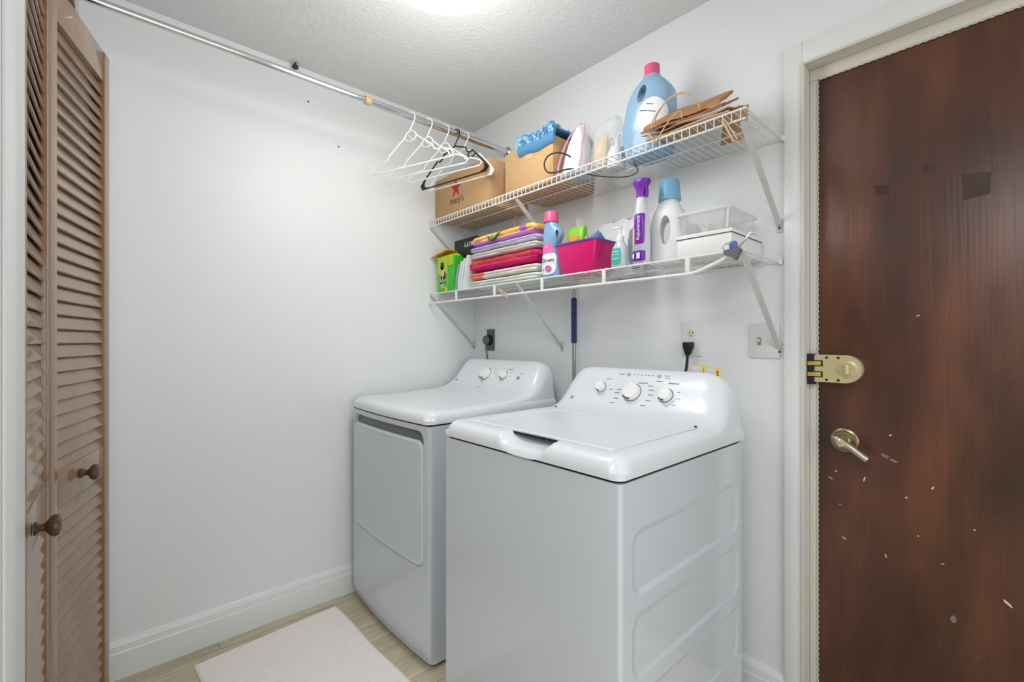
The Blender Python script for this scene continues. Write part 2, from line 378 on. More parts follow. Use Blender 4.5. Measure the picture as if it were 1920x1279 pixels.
bx(bm, 1.731, 1.748, DY-0.03, DY-0.004, zc-0.05, zc+0.045, mi=1)
for z in (zc+0.016, zc-0.018): bx(bm, 1.733, 1.768, DY-0.036, DY-0.024, z-0.006, z+0.006, mi=0, bev=0.001); bx(bm, 1.750, 1.772, DY-0.0295, DY-0.02, z-0.009, z+0.009, mi=1)
obj('strike', bm, [mat('brass_bright', (214, 188, 96), 0.3, metal=0.6), dark], lk)
# lever set
lv = bmesh.new(); LX, LZ = 1.822, 0.898
lathe(lv, [(0.036, 0), (0.036, 0.003), (0.031, 0.006), (0.029, 0.0065), (0.027, 0.010), (0.018, 0.011), (0.016, 0.014), (0.013, 0.016), (0.013, 0.04)], 36, M=T(LX, DY, LZ) @ rot('X', 90))
rose = obj('lever_rose', lv, brass2, d2)
bm = bmesh.new()
pts = catmull([(-0.026, 0, 0.012), (-0.016, 0, 0.010), (0, 0, 0), (0.022, 0, -0.012), (0.040, 0, -0.026), (0.060, 0, -0.040)], 5)
rad = [0.006, 0.007, 0.008, 0.009, 0.010, 0.013, 0.014, 0.015, 0.015, 0.015, 0.014, 0.013, 0.012, 0.011, 0.0105] + [0.010]*20
t = bmesh.new(); tube(t, pts, 0.01, 12, radii=rad[:len(pts)])
join(bm, t, 0, T(LX+0.004, DY-0.048, LZ+0.0)); obj('lever_handle', bm, nickel, rose)
bm = bmesh.new(); lathe(bm, [(0.010, 0), (0.010, 0.010), (0.006, 0.011), (0.006, 0.008)], 20, M=T(LX+0.004, DY-0.054, LZ) @ rot('X', 90)); obj('key_button', bm, brass, rose)

# ------------------------------------------------------------------ louvered closet doors
d1 = thing('door_1', 'brown wooden louvered bifold closet doors with round knobs', 'door', (0.73, -1.74, FL)); d1['kind'] = 'structure'
del d1['category']
def panel(P, Q, nrm, knob_s, knob_z):
    W = math.hypot(Q[0]-P[0], Q[1]-P[1]); ux, uy = (Q[0]-P[0])/W, (Q[1]-P[1])/W
    M = Matrix(((ux, nrm[0], 0, P[0]), (uy, nrm[1], 0, P[1]), (0, 0, 1, 0), (0, 0, 0, 1)))
    th = 0.028; g = 0.001
    pn = bmesh.new(); bx(pn, g, 0.038, -th, 0, 0.0, 2.03, bev=0.002, M=M); bx(pn, W-0.038, W-g, -th, 0, 0.0, 2.03, bev=0.002, M=M)
    p = obj('door_panel', pn, wood, d1)
    bm = bmesh.new()
    for z0, z1 in ((1.943, 2.0295), (0.812, 0.898), (0.0005, 0.12)): bx(bm, 0.0385, W-0.0385, -th+0.002, -0.002, z0, z1, bev=0.0015, M=M)
    obj('rails', bm, woodx, p)
    for z0, z1, nm in ((0.898, 1.943, 'louvers'), (0.12, 0.812, 'louvers')):
        bm = bmesh.new(); n = round((z1-z0)/0.0335); st = (z1-z0)/n
        for i in range(n):
            zc = z0+st*(i+0.5)
            bx(bm, 0.036, W-0.036, -0.0255, 0.0255, -0.003, 0.003, bev=0.0015, seg=1, M=M @ T(0, -th/2, zc) @ rot('X', -72))
        obj(nm, bm, woodx, p)
    bm = bmesh.new()
    lathe(bm, [(0.012, 0), (0.012, 0.004), (0.007, 0.009), (0.007, 0.014), (0.012, 0.018), (0.018, 0.022), (0.020, 0.028), (0.018, 0.034), (0.012, 0.037), (0.005, 0.0375)], 28, M=M @ T(knob_s, 0, knob_z) @ rot('X', -90))
    obj('door_knob', bm, knobm, p)
panel((0.731, -1.734), (1.091, -1.742), (0.022, 0.9998), 0.245, 0.856)
panel((0.731, -1.734), (0.387, -1.630), (0.29, 0.957), 0.163, 0.862)

# ================================================================== WASHER AND DRYER
def sdrr(x, y, x0, x1, y0, y1, r):                      # signed distance to a rounded rectangle, negative inside
    cx, cy = (x0+x1)/2, (y0+y1)/2; qx = abs(x-cx)-(x1-x0)/2+r; qy = abs(y-cy)-(y1-y0)/2+r
    return math.hypot(max(qx, 0), max(qy, 0))+min(max(qx, qy), 0)-r
def sm(a, b, x):
    t = max(0, min(1, (x-a)/(b-a))); return t*t*(3-2*t)
def cabinet(outline, rows, disp, z0, z1):               # closed outline [(x,y,nx,ny)], z rows, inward displacement
    bm = bmesh.new(); rings = []
    for z in rows: rings.append([(x-nx*disp(x, y, z), y-ny*disp(x, y, z), z) for x, y, nx, ny in outline])
    loft(bm, rings); return bm
def outline_rect(x0, x1, y0, y1, r, nfront, nright, bow=0.0):
    O = []
    def yf(x): u = (x-(x0+x1)/2)/((x1-x0)/2); return y0-bow*(1-u*u)
    for i in range(nfront+1): x = x0+r+(x1-x0-2*r)*i/nfront; O.append((x, yf(x), 0, -1))
    for k in range(1, 6): t = -PI/2+PI/2*k/6; O.append((x1-r+r*math.cos(t), y0+r+r*math.sin(t), math.cos(t), math.sin(t)))
    for i in range(nright+1): O.append((x1, y0+r+(y1-y0-2*r)*i/nright, 1, 0))
    O += [(x1-r*0.3, y1-r*0.3, .7, .7), (x1-r, y1, 0, 1), (x0+r, y1, 0, 1), (x0+r*0.3, y1-r*0.3, -.7, .7), (x0, y1-r, -1, 0), (x0, y0+r, -1, 0)]
    for k in range(1, 6): t = -PI+PI/2*k/6; O.append((x0+r+r*math.cos(t), y0+r+r*math.sin(t), math.cos(t), math.sin(t)))
    return O
def cap_mesh(x0, x1, y0, y1, z0, zt, R, top_fn, bow=0.0, step=0.005):   # moulded top: height field with rounded rim and a skirt
    nx = int((x1-x0)/step)+1; ny = int((y1-y0)/step)+1; bm = bmesh.new()
    def warp(u):  # finer spacing at the rim
        return u
    def P(u, v):
        x = x0+(x1-x0)*u; c = (x-(x0+x1)/2)/((x1-x0)/2); yb = y0-bow*(1-c*c); y = yb+(y1-yb)*v
        dx = min(x-x0, x1-x); dy = y-yb
        rx = max(0, 1-dx/R); ry = max(0, 1-dy/(R*1.15)); q = min(1, math.hypot(rx, ry))
        k = math.sqrt(max(0, 1-q**2.3))
        z = z0+(zt-z0)*(0.30+0.70*k)
        x2, y2 = x, y
        rc = 0.026; sgn = -1 if x < (x0+x1)/2 else 1; vx = rc-dx; vy = rc-dy      # square corner mapped onto a round one
        if vx > 0 and vy > 0:
            l = math.hypot(vx, vy); q2 = max(vx, vy)/l; x2 = (x0+rc if sgn < 0 else x1-rc)+sgn*vx*q2; y2 = y+(vy-vy*q2)
        return (x2, y2, z+top_fn(x, y))
    V = [[bm.verts.new(P(i/(nx-1), j/(ny-1))) for j in range(ny)] for i in range(nx)]
    for i in range(nx-1):
        for j in range(ny-1): bm.faces.new((V[i][j], V[i+1][j], V[i+1][j+1], V[i][j+1]))
    rim = [V[i][0] for i in range(nx)]+[V[nx-1][j] for j in range(1, ny)]+[V[i][ny-1] for i in range(nx-2, -1, -1)]+[V[0][j] for j in range(ny-2, 0, -1)]
    low = [bm.verts.new((v.co.x, v.co.y, z0)) for v in rim]
    for i in range(len(rim)): bm.faces.new((rim[i], low[i], low[(i+1) % len(rim)], rim[(i+1) % len(rim)]))
    bm.faces.new(low); return bm
def console_mesh(x0, x1, prof, zb, k0, R, n=44):
    bm = bmesh.new(); rings = []
    prof = [(p.x, p.y) for p in catmull([(a, b, 0) for a, b in prof], 5)]
    xs = []
    for i in range(n+1):
        u = i/n; xs.append(x0+(x1-x0)*(0.5-0.5*math.cos(PI*u)))
    for x in xs:
        d = min(x-x0, x1-x); e = max(0, 1-d/R); k = k0+(1-k0)*math.sqrt(max(0, 1-e*e))
        pull = 0.034*(1-math.sqrt(max(0, 1-max(0, 1-d/0.045)**2)))
        cx = (x0+x1)/2; yb = prof[0][0]
        rings.append([(cx+(x-cx)*(1-0.075*max(0, (zb+(z-zb)*k)-0.935)/0.16), y+pull*min(1, (yb-y)/0.05), zb+(z-zb)*k) for y, z in prof])
    loft(bm, rings); return bm
def knob(parent, x, y, z, r, tilt, loc, big=False, name='knob'):
    bm = bmesh.new(); M = T(x, y, z) @ rot('X', 90-tilt)
    lathe(bm, [(r*1.22, -0.002), (r*1.22, 0.002), (r*1.12, 0.005), (r*1.0, 0.007)], 32, M=M)
    lathe(bm, [(r*0.98, 0.006), (r*0.92, 0.022), (r*0.84, 0.025), (r*0.5, 0.0255)], 32, M=M)
    k = obj(name, bm, whitep, parent)
    bm = bmesh.new(); ring = []
    tube(bm, [M @ Vector((r*1.02*math.cos(t), r*1.02*math.sin(t), 0.0068)) for t in [2*PI*i/32 for i in range(32)]], 0.0012, 5, closed=True)
    bx(bm, -r*0.42, r*0.42, -r*0.95, -r*0.70, 0.018, 0.0245, bev=0.001, M=M @ rot('Z', -18)); obj('knob_marking', bm, mat('knob_ink', (62, 64, 70), 0.5), k)
    return k
def prints(parent, items, M, name='printed_legend'):
    bm = bmesh.new()
    for x, z, wd, h in items: bx(bm, x-wd/2, x+wd/2, z-h/2, z+h/2, -0.0002, 0.0003, M=M)
    obj(name, bm, greyp, parent)

# ---- washer
wa = thing('washing_machine', 'white top-load washing machine with three control knobs, nearest the brown door', 'washing machine', (1.255, -0.48, FL))
RECT = [(0.622, 0.765), (0.430, 0.573), (0.238, 0.381), (0.046, 0.189)]
def wdisp(x, y, z):
    if x < 1.5975: return 0
    d = 0
    for a, b in RECT:
        s = sdrr(y, z, -0.755, -0.19, a, b, 0.035); d = max(d, 0.0045*sm(0.004, -0.006, s))
    return d
rows = [0.004]+[0.03+0.855*i/190 for i in range(191)]
bm = cabinet(outline_rect(0.912, 1.598, -0.806, -0.15, 0.010, 6, 120), rows, wdisp, 0, 1)
obj('cabinet', bm, enam, wa, ang=50)
bm = bmesh.new(); loft(bm, [[(x, y, z) for x, y, _ in rr(0.9165, 1.5935, -0.801, -0.155, 0.024, 0)] for z in (0.882, 0.896)]); obj('seam', bm, dark, wa)
for x in (0.96, 1.55):
    for y in (-0.75, -0.2): bm = bmesh.new(); lathe(bm, [(0.02, FL), (0.02, FL+0.012), (0.01, 0.006)], 16, M=T(x, y, 0)); obj('foot', bm, blackrub, wa)
LX0, LX1, LY0, LY1 = 0.972, 1.540, -0.752, -0.338
def wtop(x, y):
    z = 0
    s = sdrr(x, y, LX0, LX1, LY0, LY1, 0.012); z -= 0.006*sm(0.003, -0.001, s)           # seat of the lid
    a = (x-1.283)/0.098; bq = (y+0.775)/0.055
    if y < LY0+0.03: z -= 0.026*max(0, 1-(abs(a)**3.2+abs(bq)**2.2))**0.6
    return z
bm = cap_mesh(0.908, 1.602, -0.812, -0.152, 0.8925, 0.942, 0.045, wtop)
obj('top_cap', bm, enamtop, wa, ang=60)
bm = bmesh.new()
def lidf(u, v):
    x = LX0+0.0015+(LX1-LX0-0.003)*u; y = LY0+0.001+(LY1-LY0-0.002)*v
    s = sdrr(x, y, LX0+0.03, LX1-0.03, LY0+0.03, LY1-0.03, 0.03)
    e = -sdrr(x, y, LX0, LX1, LY0, LY1, 0.012)
    return (x, y, 0.9445-0.0055*sm(0.006, -0.014, s)-0.004*max(0, 1-e/0.006)**2)
grid(bm, 110, 84, lidf)
ext = bmesh.ops.extrude_face_region(bm, geom=bm.faces[:]); bmesh.ops.translate(bm, verts=[v for v in ext['geom'] if isinstance(v, bmesh.types.BMVert)], vec=(0, 0, -0.004))
obj('lid', bm, enamtop, wa, ang=60)
for x in (0.976, 1.536): bm = bmesh.new(); lathe(bm, [(0.004, 0), (0.004, 0.003), (0.002, 0.004)], 12, M=T(x, -0.336, 0.9445)); obj('hinge_pin', bm, dark, wa)
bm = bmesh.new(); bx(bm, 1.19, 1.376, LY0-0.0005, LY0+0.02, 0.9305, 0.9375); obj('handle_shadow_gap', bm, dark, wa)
bm = bmesh.new(); bx(bm, 0.985, 1.528, -0.3385, -0.3365, 0.938, 0.9425); obj('lid_gap', bm, mat('lid_gap_grey', (120, 124, 128), 0.6), wa)
WP = [(-0.152, 0.905), (-0.152, 1.075), (-0.158, 1.092), (-0.172, 1.096), (-0.188, 1.088), (-0.215, 1.055), (-0.242, 1.010), (-0.272, 0.972), (-0.300, 0.953), (-0.330, 0.943), (-0.345, 0.935), (-0.345, 0.905)]
bm = console_mesh(0.915, 1.594, WP, 0.905, 0.60, 0.090); cs = obj('console', bm, enamtop, wa, ang=60)
def on_prof(prof, z):                       # y and lean angle of the console face at height z
    P = [(p.x, p.y) for p in catmull([(a, b, 0) for a, b in prof], 5)]; k = max(range(len(P)), key=lambda i: P[i][1])
    for a, b in zip(P[k:], P[k+1:]):
        if b[1] <= z <= a[1]:
            f = (z-a[1])/(b[1]-a[1]+1e-9); return a[0]+(b[0]-a[0])*f, math.degrees(math.atan2(-(b[0]-a[0]), a[1]-b[1]))
    return P[-3][0], 45
def stamps(parent, prof, items, name='printed_legend'):
    bm = bmesh.new()
    for x, z, wd, h in items: y, a = on_prof(prof, z); bx(bm, -wd/2, wd/2, -h/2, h/2, -0.0002, 0.0006, M=T(x, y, z) @ rot('X', 90-a))
    obj(name, bm, mat('legend_ink', (96, 100, 106), 0.5), parent)
for x, z, r in ((1.120, 1.022, 0.020), (1.258, 1.014, 0.0335), (1.388, 1.014, 0.0245)):
    y, a = on_prof(WP, z); knob(cs, x, y, z, r, a, wa.location)
for x in (1.215, 1.338):
    y, a = on_prof(WP, 1.076); bm = bmesh.new(); lathe(bm, [(0.0075, -0.002), (0.0075, 0.0025), (0.006, 0.0035)], 20, M=T(x, y, 1.076) @ rot('X', 90-a)); obj('push_button', bm, mat('button_grey', (176, 180, 184), 0.4), cs)
it = [(1.258+dx, 1.012+dz*0.85, 0.020, 0.0024) for dx, dz in [(0.060, 0.036), (0.066, 0.020), (0.070, 0.002), (0.068, -0.020), (0.056, -0.040), (-0.062, 0.012), (-0.066, -0.002), (-0.062, -0.024), (-0.068, -0.042), (0.018, 0.044), (0.036, 0.046)]]
it += [(1.160, 1.020, 0.014, 0.0022), (1.136, 1.056, 0.026, 0.0022), (1.150, 1.034, 0.005, 0.002), (1.400, 1.056, 0.038, 0.0034), (1.426, 1.030, 0.011, 0.002), (1.430, 1.010, 0.011, 0.002), (1.424, 0.990, 0.011, 0.002), (1.400, 0.984, 0.008, 0.002)]
it += [(1.186, 1.076, 0.028, 0.0022), (1.366, 1.079, 0.018, 0.002), (1.372, 1.071, 0.022, 0.002), (1.345, 1.060, 0.024, 0.002)]+[(1.238+0.015*i, 1.077, 0.007, 0.0026) for i in range(6)]
stamps(cs, WP, it)
y, a = on_prof(WP, 0.979); bm = bmesh.new(); bx(bm, -0.008, 0.008, -0.007, 0.007, -0.001, 0.001, bev=0.002, M=T(0.998, y, 0.979) @ rot('X', 90-a)); obj('badge', bm, mat('badge_grey', (170, 174, 178), 0.3, metal=0.5), cs)

# ---- dryer
dr = thing('clothes_dryer', 'white front-load clothes dryer in the corner, left of the washer', 'clothes dryer', (0.392, -0.42, FL))
A0, A1, B0, B1 = 0.052, 0.735, -0.757, -0.076
DR = (0.078, 0.697, 0.352, 0.826)      # door
def ddisp(x, y, z):
    if y > -0.74: return 0.002*sm(0.003, 0.0, abs(y+0.668)) if x > 0.73 else 0
    s = sdrr(x, z, 0.072, 0.700, 0.347, 0.862, 0.045)
    d = 0.0
    if z > 0.30:
        slot = sdrr(x, z, 0.074, 0.699, 0.78, 0.862, 0.04)
        d = max(0.030*sm(0.002, -0.010, slot) if z > 0.80 else 0, 0.006*sm(0.002, -0.002, s))
    d += 0.012*sm(0.05, 0.0, z)
    return d
rows = [0.004+0.03*i/8 for i in range(8)]+[0.04+0.844*i/200 for i in range(201)]
bm = cabinet(outline_rect(A0, A1, B0, B1, 0.014, 130, 60, bow=0.016), rows, ddisp, 0, 1)
obj('cabinet', bm, enam, dr, ang=50)
bm = bmesh.new(); bx(bm, 0.06, 0.728, -0.75, -0.08, 0.883, 0.8925)
loft(bm, [[(0.06+0.668*i/20, -0.756-0.016*(1-((0.06+0.668*i/20-0.3935)/0.3415)**2)+0.004, z) for i in range(21)]+[(0.728, -0.7, z), (0.06, -0.7, z)] for z in (0.883, 0.8925)])
obj('seam', bm, dark, dr)
for x in (0.1, 0.69):
    for y in (-0.7, -0.13): bm = bmesh.new(); lathe(bm, [(0.02, FL), (0.02, FL+0.012), (0.01, 0.006)], 16, M=T(x, y, 0)); obj('foot', bm, blackrub, dr)
bm = bmesh.new()
def doorf(u, v):
    x = DR[0]+(DR[1]-DR[0])*u; z = DR[2]+(DR[3]-DR[2])*v
    s = -sdrr(x, z, *DR, 0.04)
    if s < 0:                                             # bring the corner vertices onto the rounded outline
        cx = min(max(x, DR[0]+0.04), DR[1]-0.04); cz = min(max(z, DR[2]+0.04), DR[3]-0.04)
        l = math.hypot(x-cx, z-cz); x = cx+(x-cx)*0.04/l; z = cz+(z-cz)*0.04/l; s = 0
    c = (x-0.3935)/0.3415; y = B0-0.016*(1-c*c)
    lift = 0.009*(1-max(0, 1-s/0.008)**2)
    return (x, y+0.004-lift+0.002*sm(0.008, 0.02, s), z)
grid(bm, 120, 100, doorf)
ext = bmesh.ops.extrude_face_region(bm, geom=bm.faces[:]); bmesh.ops.translate(bm, verts=[v for v in ext['geom'] if isinstance(v, bmesh.types.BMVert)], vec=(0, 0.006, 0))
obj('door', bm, enam, dr, ang=60)
bm = bmesh.new()
def lin_(u, v): x = 0.088+(0.688-0.088)*u; c = (x-0.3935)/0.3415; return (x, B0-0.016*(1-c*c)+0.014+0.01*v, 0.822+0.037*v)
grid(bm, 40, 6, lin_); ext = bmesh.ops.extrude_face_region(bm, geom=bm.faces[:]); bmesh.ops.translate(bm, verts=[v for v in ext['geom'] if isinstance(v, bmesh.types.BMVert)], vec=(0, 0.004, 0))
obj('handle_recess_shade', bm, mat('recess_shade_grey', (104, 108, 112), 0.25), dr)  # grey liner strip added: the slot's shade is put into its colour
bm = cap_mesh(0.048, 0.739, -0.763, -0.078, 0.891, 0.937, 0.045, lambda x, y: 0.010*sm(-0.62, -0.3, y), bow=0.016)
obj('top_cap', bm, enamtop, dr, ang=60)
DP = [(-0.080, 0.905), (-0.080, 1.080), (-0.086, 1.096), (-0.104, 1.103), (-0.126, 1.096), (-0.158, 1.058), (-0.19, 1.012), (-0.222, 0.982), (-0.262, 0.962), (-0.310, 0.952), (-0.36, 0.9475), (-0.40, 0.942), (-0.40, 0.905)]
bm = console_mesh(0.054, 0.732, DP, 0.905, 0.72, 0.075); cs = obj('console', bm, enamtop, dr, ang=60)
for x, z, r in ((0.352, 1.028, 0.034), (0.492, 1.028, 0.0225)):
    y, a = on_prof(DP, z); knob(cs, x, y, z, r, a, dr.location)
y, a = on_prof(DP, 1.024); bm = bmesh.new(); lathe(bm, [(0.0085, -0.002), (0.0085, 0.0035), (0.006, 0.005)], 20, M=T(0.592, y, 1.024) @ rot('X', 90-a)); obj('start_button', bm, mat('button_dark', (140, 144, 148), 0.4), cs)
stamps(cs, DP, [(0.400, 1.056, 0.020, 0.0024), (0.404, 1.040, 0.012, 0.002), (0.398, 1.010, 0.012, 0.002), (0.352, 0.990, 0.020, 0.0024), (0.300, 1.010, 0.018, 0.0024), (0.512, 1.060, 0.036, 0.0034), (0.524, 1.044, 0.012, 0.002), (0.527, 1.028, 0.008, 0.002), (0.604, 1.044, 0.014, 0.0024), (0.36, 0.972, 0.03, 0.002)])
y, a = on_prof(DP, 0.99); bm = bmesh.new(); bx(bm, -0.008, 0.008, -0.006, 0.006, -0.001, 0.001, bev=0.002, M=T(0.13, y, 0.99) @ rot('X', 90-a)); obj('badge', bm, MATS['badge_grey'], cs)

# floor mat
bm = bmesh.new()
c = [Vector((0.085, -0.852)), Vector((0.118, -1.392)), Vector((0.86, -1.37)), Vector((0.80, -0.828))]
def matf(u, v):
    a = c[0].lerp(c[3], u); b_ = c[1].lerp(c[2], u); p = a.lerp(b_, v)
    e = min(u, 1-u, v, 1-v)
    return (p.x, p.y+0.003*math.sin(u*9), FL+0.004+0.004*min(1, e/0.01)+(0.0012 if 0.015 < e < 0.03 else 0)+nz((u*10, v*10, 0), 1, 0.0008))
grid(bm, 90, 90, matf)
ext = bmesh.ops.extrude_face_region(bm, geom=bm.faces[:]); bmesh.ops.translate(bm, verts=[v for v in ext['geom'] if isinstance(v, bmesh.types.BMVert)], vec=(0, 0, -0.004))
tag(obj('floor_mat', bm, mat('mat_fabric', (246, 240, 235), 0.9, bump=0.35, bscale=160, var=0.04, vscale=30)), 'cream cotton mat lying on the floor in front of the dryer', 'mat')

# ================================================================== WALL FITTINGS
def recept(bm, x, z, y):
    lathe(bm, [(0.0165, -0.001), (0.0165, 0.0015), (0.0155, 0.002)], 28, mi=1, M=T(x, y, z) @ rot('X', 90), sy=0.86)
    for dx in (-0.006, 0.006): bx(bm, x+dx-0.001, x+dx+0.001, y-0.003, y-0.0015, z-0.001, z+0.008, mi=2)
    bx(bm, x-0.002, x+0.002, y-0.003, y-0.0015, z-0.010, z-0.006, mi=2)
t = thing('wall_outlet', 'white duplex outlet plate with cream sockets above the washer', 'outlet', (1.357, 0, 1.207))
bm = bmesh.new(); bx(bm, 1.319, 1.395, -0.006, 0, 1.143, 1.271, bev=0.002); obj('cover_plate', bm, mat('plate_white', (222, 226, 226), 0.35), t)
bm = bmesh.new(); recept(bm, 1.357, 1.228, -0.006); recept(bm, 1.357, 1.180, -0.006); obj('sockets', bm, [ivory, ivory, dark], t)
t = thing('power_plug', 'black power plug and cord running down behind the washer', 'plug', (1.353, -0.008, 1.05))
bm = bmesh.new()
loft(bm, [se(1.3535, -0.022, 0.018, 0.013, 1.196, 3), se(1.3535, -0.024, 0.021, 0.014, 1.190, 3), se(1.3535, -0.024, 0.019, 0.014, 1.178, 3), se(1.352, -0.024, 0.012, 0.010, 1.156, 2.5), se(1.351, -0.024, 0.008, 0.008, 1.148, 2)]); obj('plug_head', bm, blackrub, t)
bm = bmesh.new(); tube(bm, catmull([(1.351, -0.024, 1.150), (1.349, -0.024, 1.12), (1.346, -0.026, 1.09), (1.344, -0.04, 1.05), (1.36, -0.05, 0.95), (1.38, -0.05, 0.8)], 6), 0.0052, 10); obj('cord', bm, blackrub, t)
t = thing('light_switch', 'white light switch plate with a cream toggle beside the door casing', 'light switch', (1.610, 0, 1.199))
bm = bmesh.new(); bx(bm, 1.562, 1.655, -0.006, 0, 1.143, 1.257, bev=0.002); obj('cover_plate', bm, mat('plate_cool', (220, 222, 222), 0.4), t)
bm = bmesh.new(); bx(bm, 1.589, 1.600, -0.0075, -0.004, 1.186, 1.212, mi=1); bx(bm, 1.591, 1.598, -0.017, -0.006, 1.198, 1.207, bev=0.001, M=None); obj('toggle', bm, [ivory, mat('toggle_slot', (150, 146, 136), 0.5)], t)
for z in (1.230, 1.168): bm = bmesh.new(); lathe(bm, [(0.003, 0), (0.003, 0.001)], 10, M=T(1.594, -0.006, z) @ rot('X', 90)); obj('screw', bm, whitep, t)
t = thing('dryer_outlet', 'dark grey dryer outlet plate low on the wall behind the dryer', 'outlet', (0.168, 0, 1.206))
bm = bmesh.new(); bx(bm, 0.136, 0.201, -0.007, 0, 1.146, 1.267, bev=0.002); obj('cover_plate', bm, outgrey, t)
t = thing('dryer_plug', 'round grey dryer plug and cord hanging behind the dryer', 'plug', (0.175, -0.03, 1.05))
bm = bmesh.new(); lathe(bm, [(0.026, 0), (0.029, 0.006), (0.029, 0.016), (0.026, 0.019)], 28, M=T(0.165, -0.0072, 1.205) @ rot('X', 90))
lathe(bm, [(0.022, 0), (0.026, 0.010), (0.022, 0.018), (0.012, 0.02)], 28, mi=1, M=T(0.165, -0.026, 1.205) @ rot('X', 90)); obj('plug_head', bm, [blackrub, outgrey], t)
bm = bmesh.new(); tube(bm, catmull([(0.165, -0.036, 1.182), (0.166, -0.038, 1.165), (0.170, -0.036, 1.14), (0.176, -0.035, 1.10), (0.18, -0.03, 1.0), (0.2, -0.03, 0.85)], 6), 0.0058, 10); obj('cord', bm, mat('cord_grey', (120, 124, 124), 0.5), t)
for i, (y, z, r, lab) in enumerate([(-0.944, 2.297, 0.0035, 'small dark nail hole plug just below the rod on the left wall'), (-0.805, 2.129, 0.0035, 'lower small dark nail in the left wall')]):
    bm = bmesh.new(); lathe(bm, [(r, -0.001), (r, 0.002), (r*0.6, 0.003)], 12, M=T(0, y, z) @ rot('Y', 90)); tag(obj('wall_nail', bm, bronze), lab, 'nail')
bm = bmesh.new(); lathe(bm, [(0.004, 0), (0.004, -0.010), (0.012, -0.014), (0.014, -0.020), (0.010, -0.026), (0.003, -0.028)], 20, M=T(0.022, -1.006, CE))
tag(obj('hook_stub', bm, bronze), 'small dark knob on the ceiling just above the rod', 'hook')

# ceiling lamp
t = thing('ceiling_lamp', 'round glowing white glass dome light on the ceiling', 'ceiling light', (0.935, -0.825, CE))
bm = bmesh.new(); lathe(bm, [(0.205, CE), (0.205, CE-0.02), (0.19, CE-0.025)], 64, M=T(0.935, -0.825, 0)); obj('lamp_base', bm, whitep, t)
bm = bmesh.new(); lathe(bm, [(0.19, CE-0.020), (0.209, CE-0.030), (0.206, CE-0.042), (0.185, CE-0.058), (0.15, CE-0.070), (0.09, CE-0.080), (0.02, CE-0.084)], 64, M=T(0.935, -0.825, 0)); obj('lamp_shade', bm, glassdome, t, ang=80)

# ================================================================== CLOSET ROD AND HANGERS
RX, RZ = 0.31, 2.229
t = thing('closet_rod', 'long chrome closet rod running just under the ceiling', 'rod', (RX, -0.87, RZ))
bm = bmesh.new(); tube(bm, [(RX, -0.79, RZ), (RX, -0.004, RZ)], 0.0155, 24); obj('outer_tube', bm, chrome, t)
bm = bmesh.new(); tube(bm, [(RX, -1.736, RZ), (RX, -0.795, RZ)], 0.0125, 24); obj('inner_tube', bm, chrome, t)
bm = bmesh.new(); lathe(bm, [(0.017, -0.012), (0.0175, 0.0), (0.017, 0.012)], 20, M=T(RX, -0.80, RZ) @ rot('X', 90))
bx(bm, -0.004, 0.004, -0.010, -0.004, 0.012, 0.030, bev=0.001, M=T(RX, -0.80, RZ) @ rot('X', 10)); bx(bm, -0.004, 0.004, 0.004, 0.011, 0.012, 0.028, bev=0.001, M=T(RX, -0.80, RZ) @ rot('X', -20)); obj('joint_tape', bm, mat('joint_tan', (206, 176, 130), 0.5), t)
bm = bmesh.new(); lathe(bm, [(0.028, 0), (0.028, 0.006), (0.022, 0.012), (0.018, 0.012)], 28, M=T(RX, 0, RZ) @ rot('X', 90)); obj('end_socket', bm, chrome_dull, t)
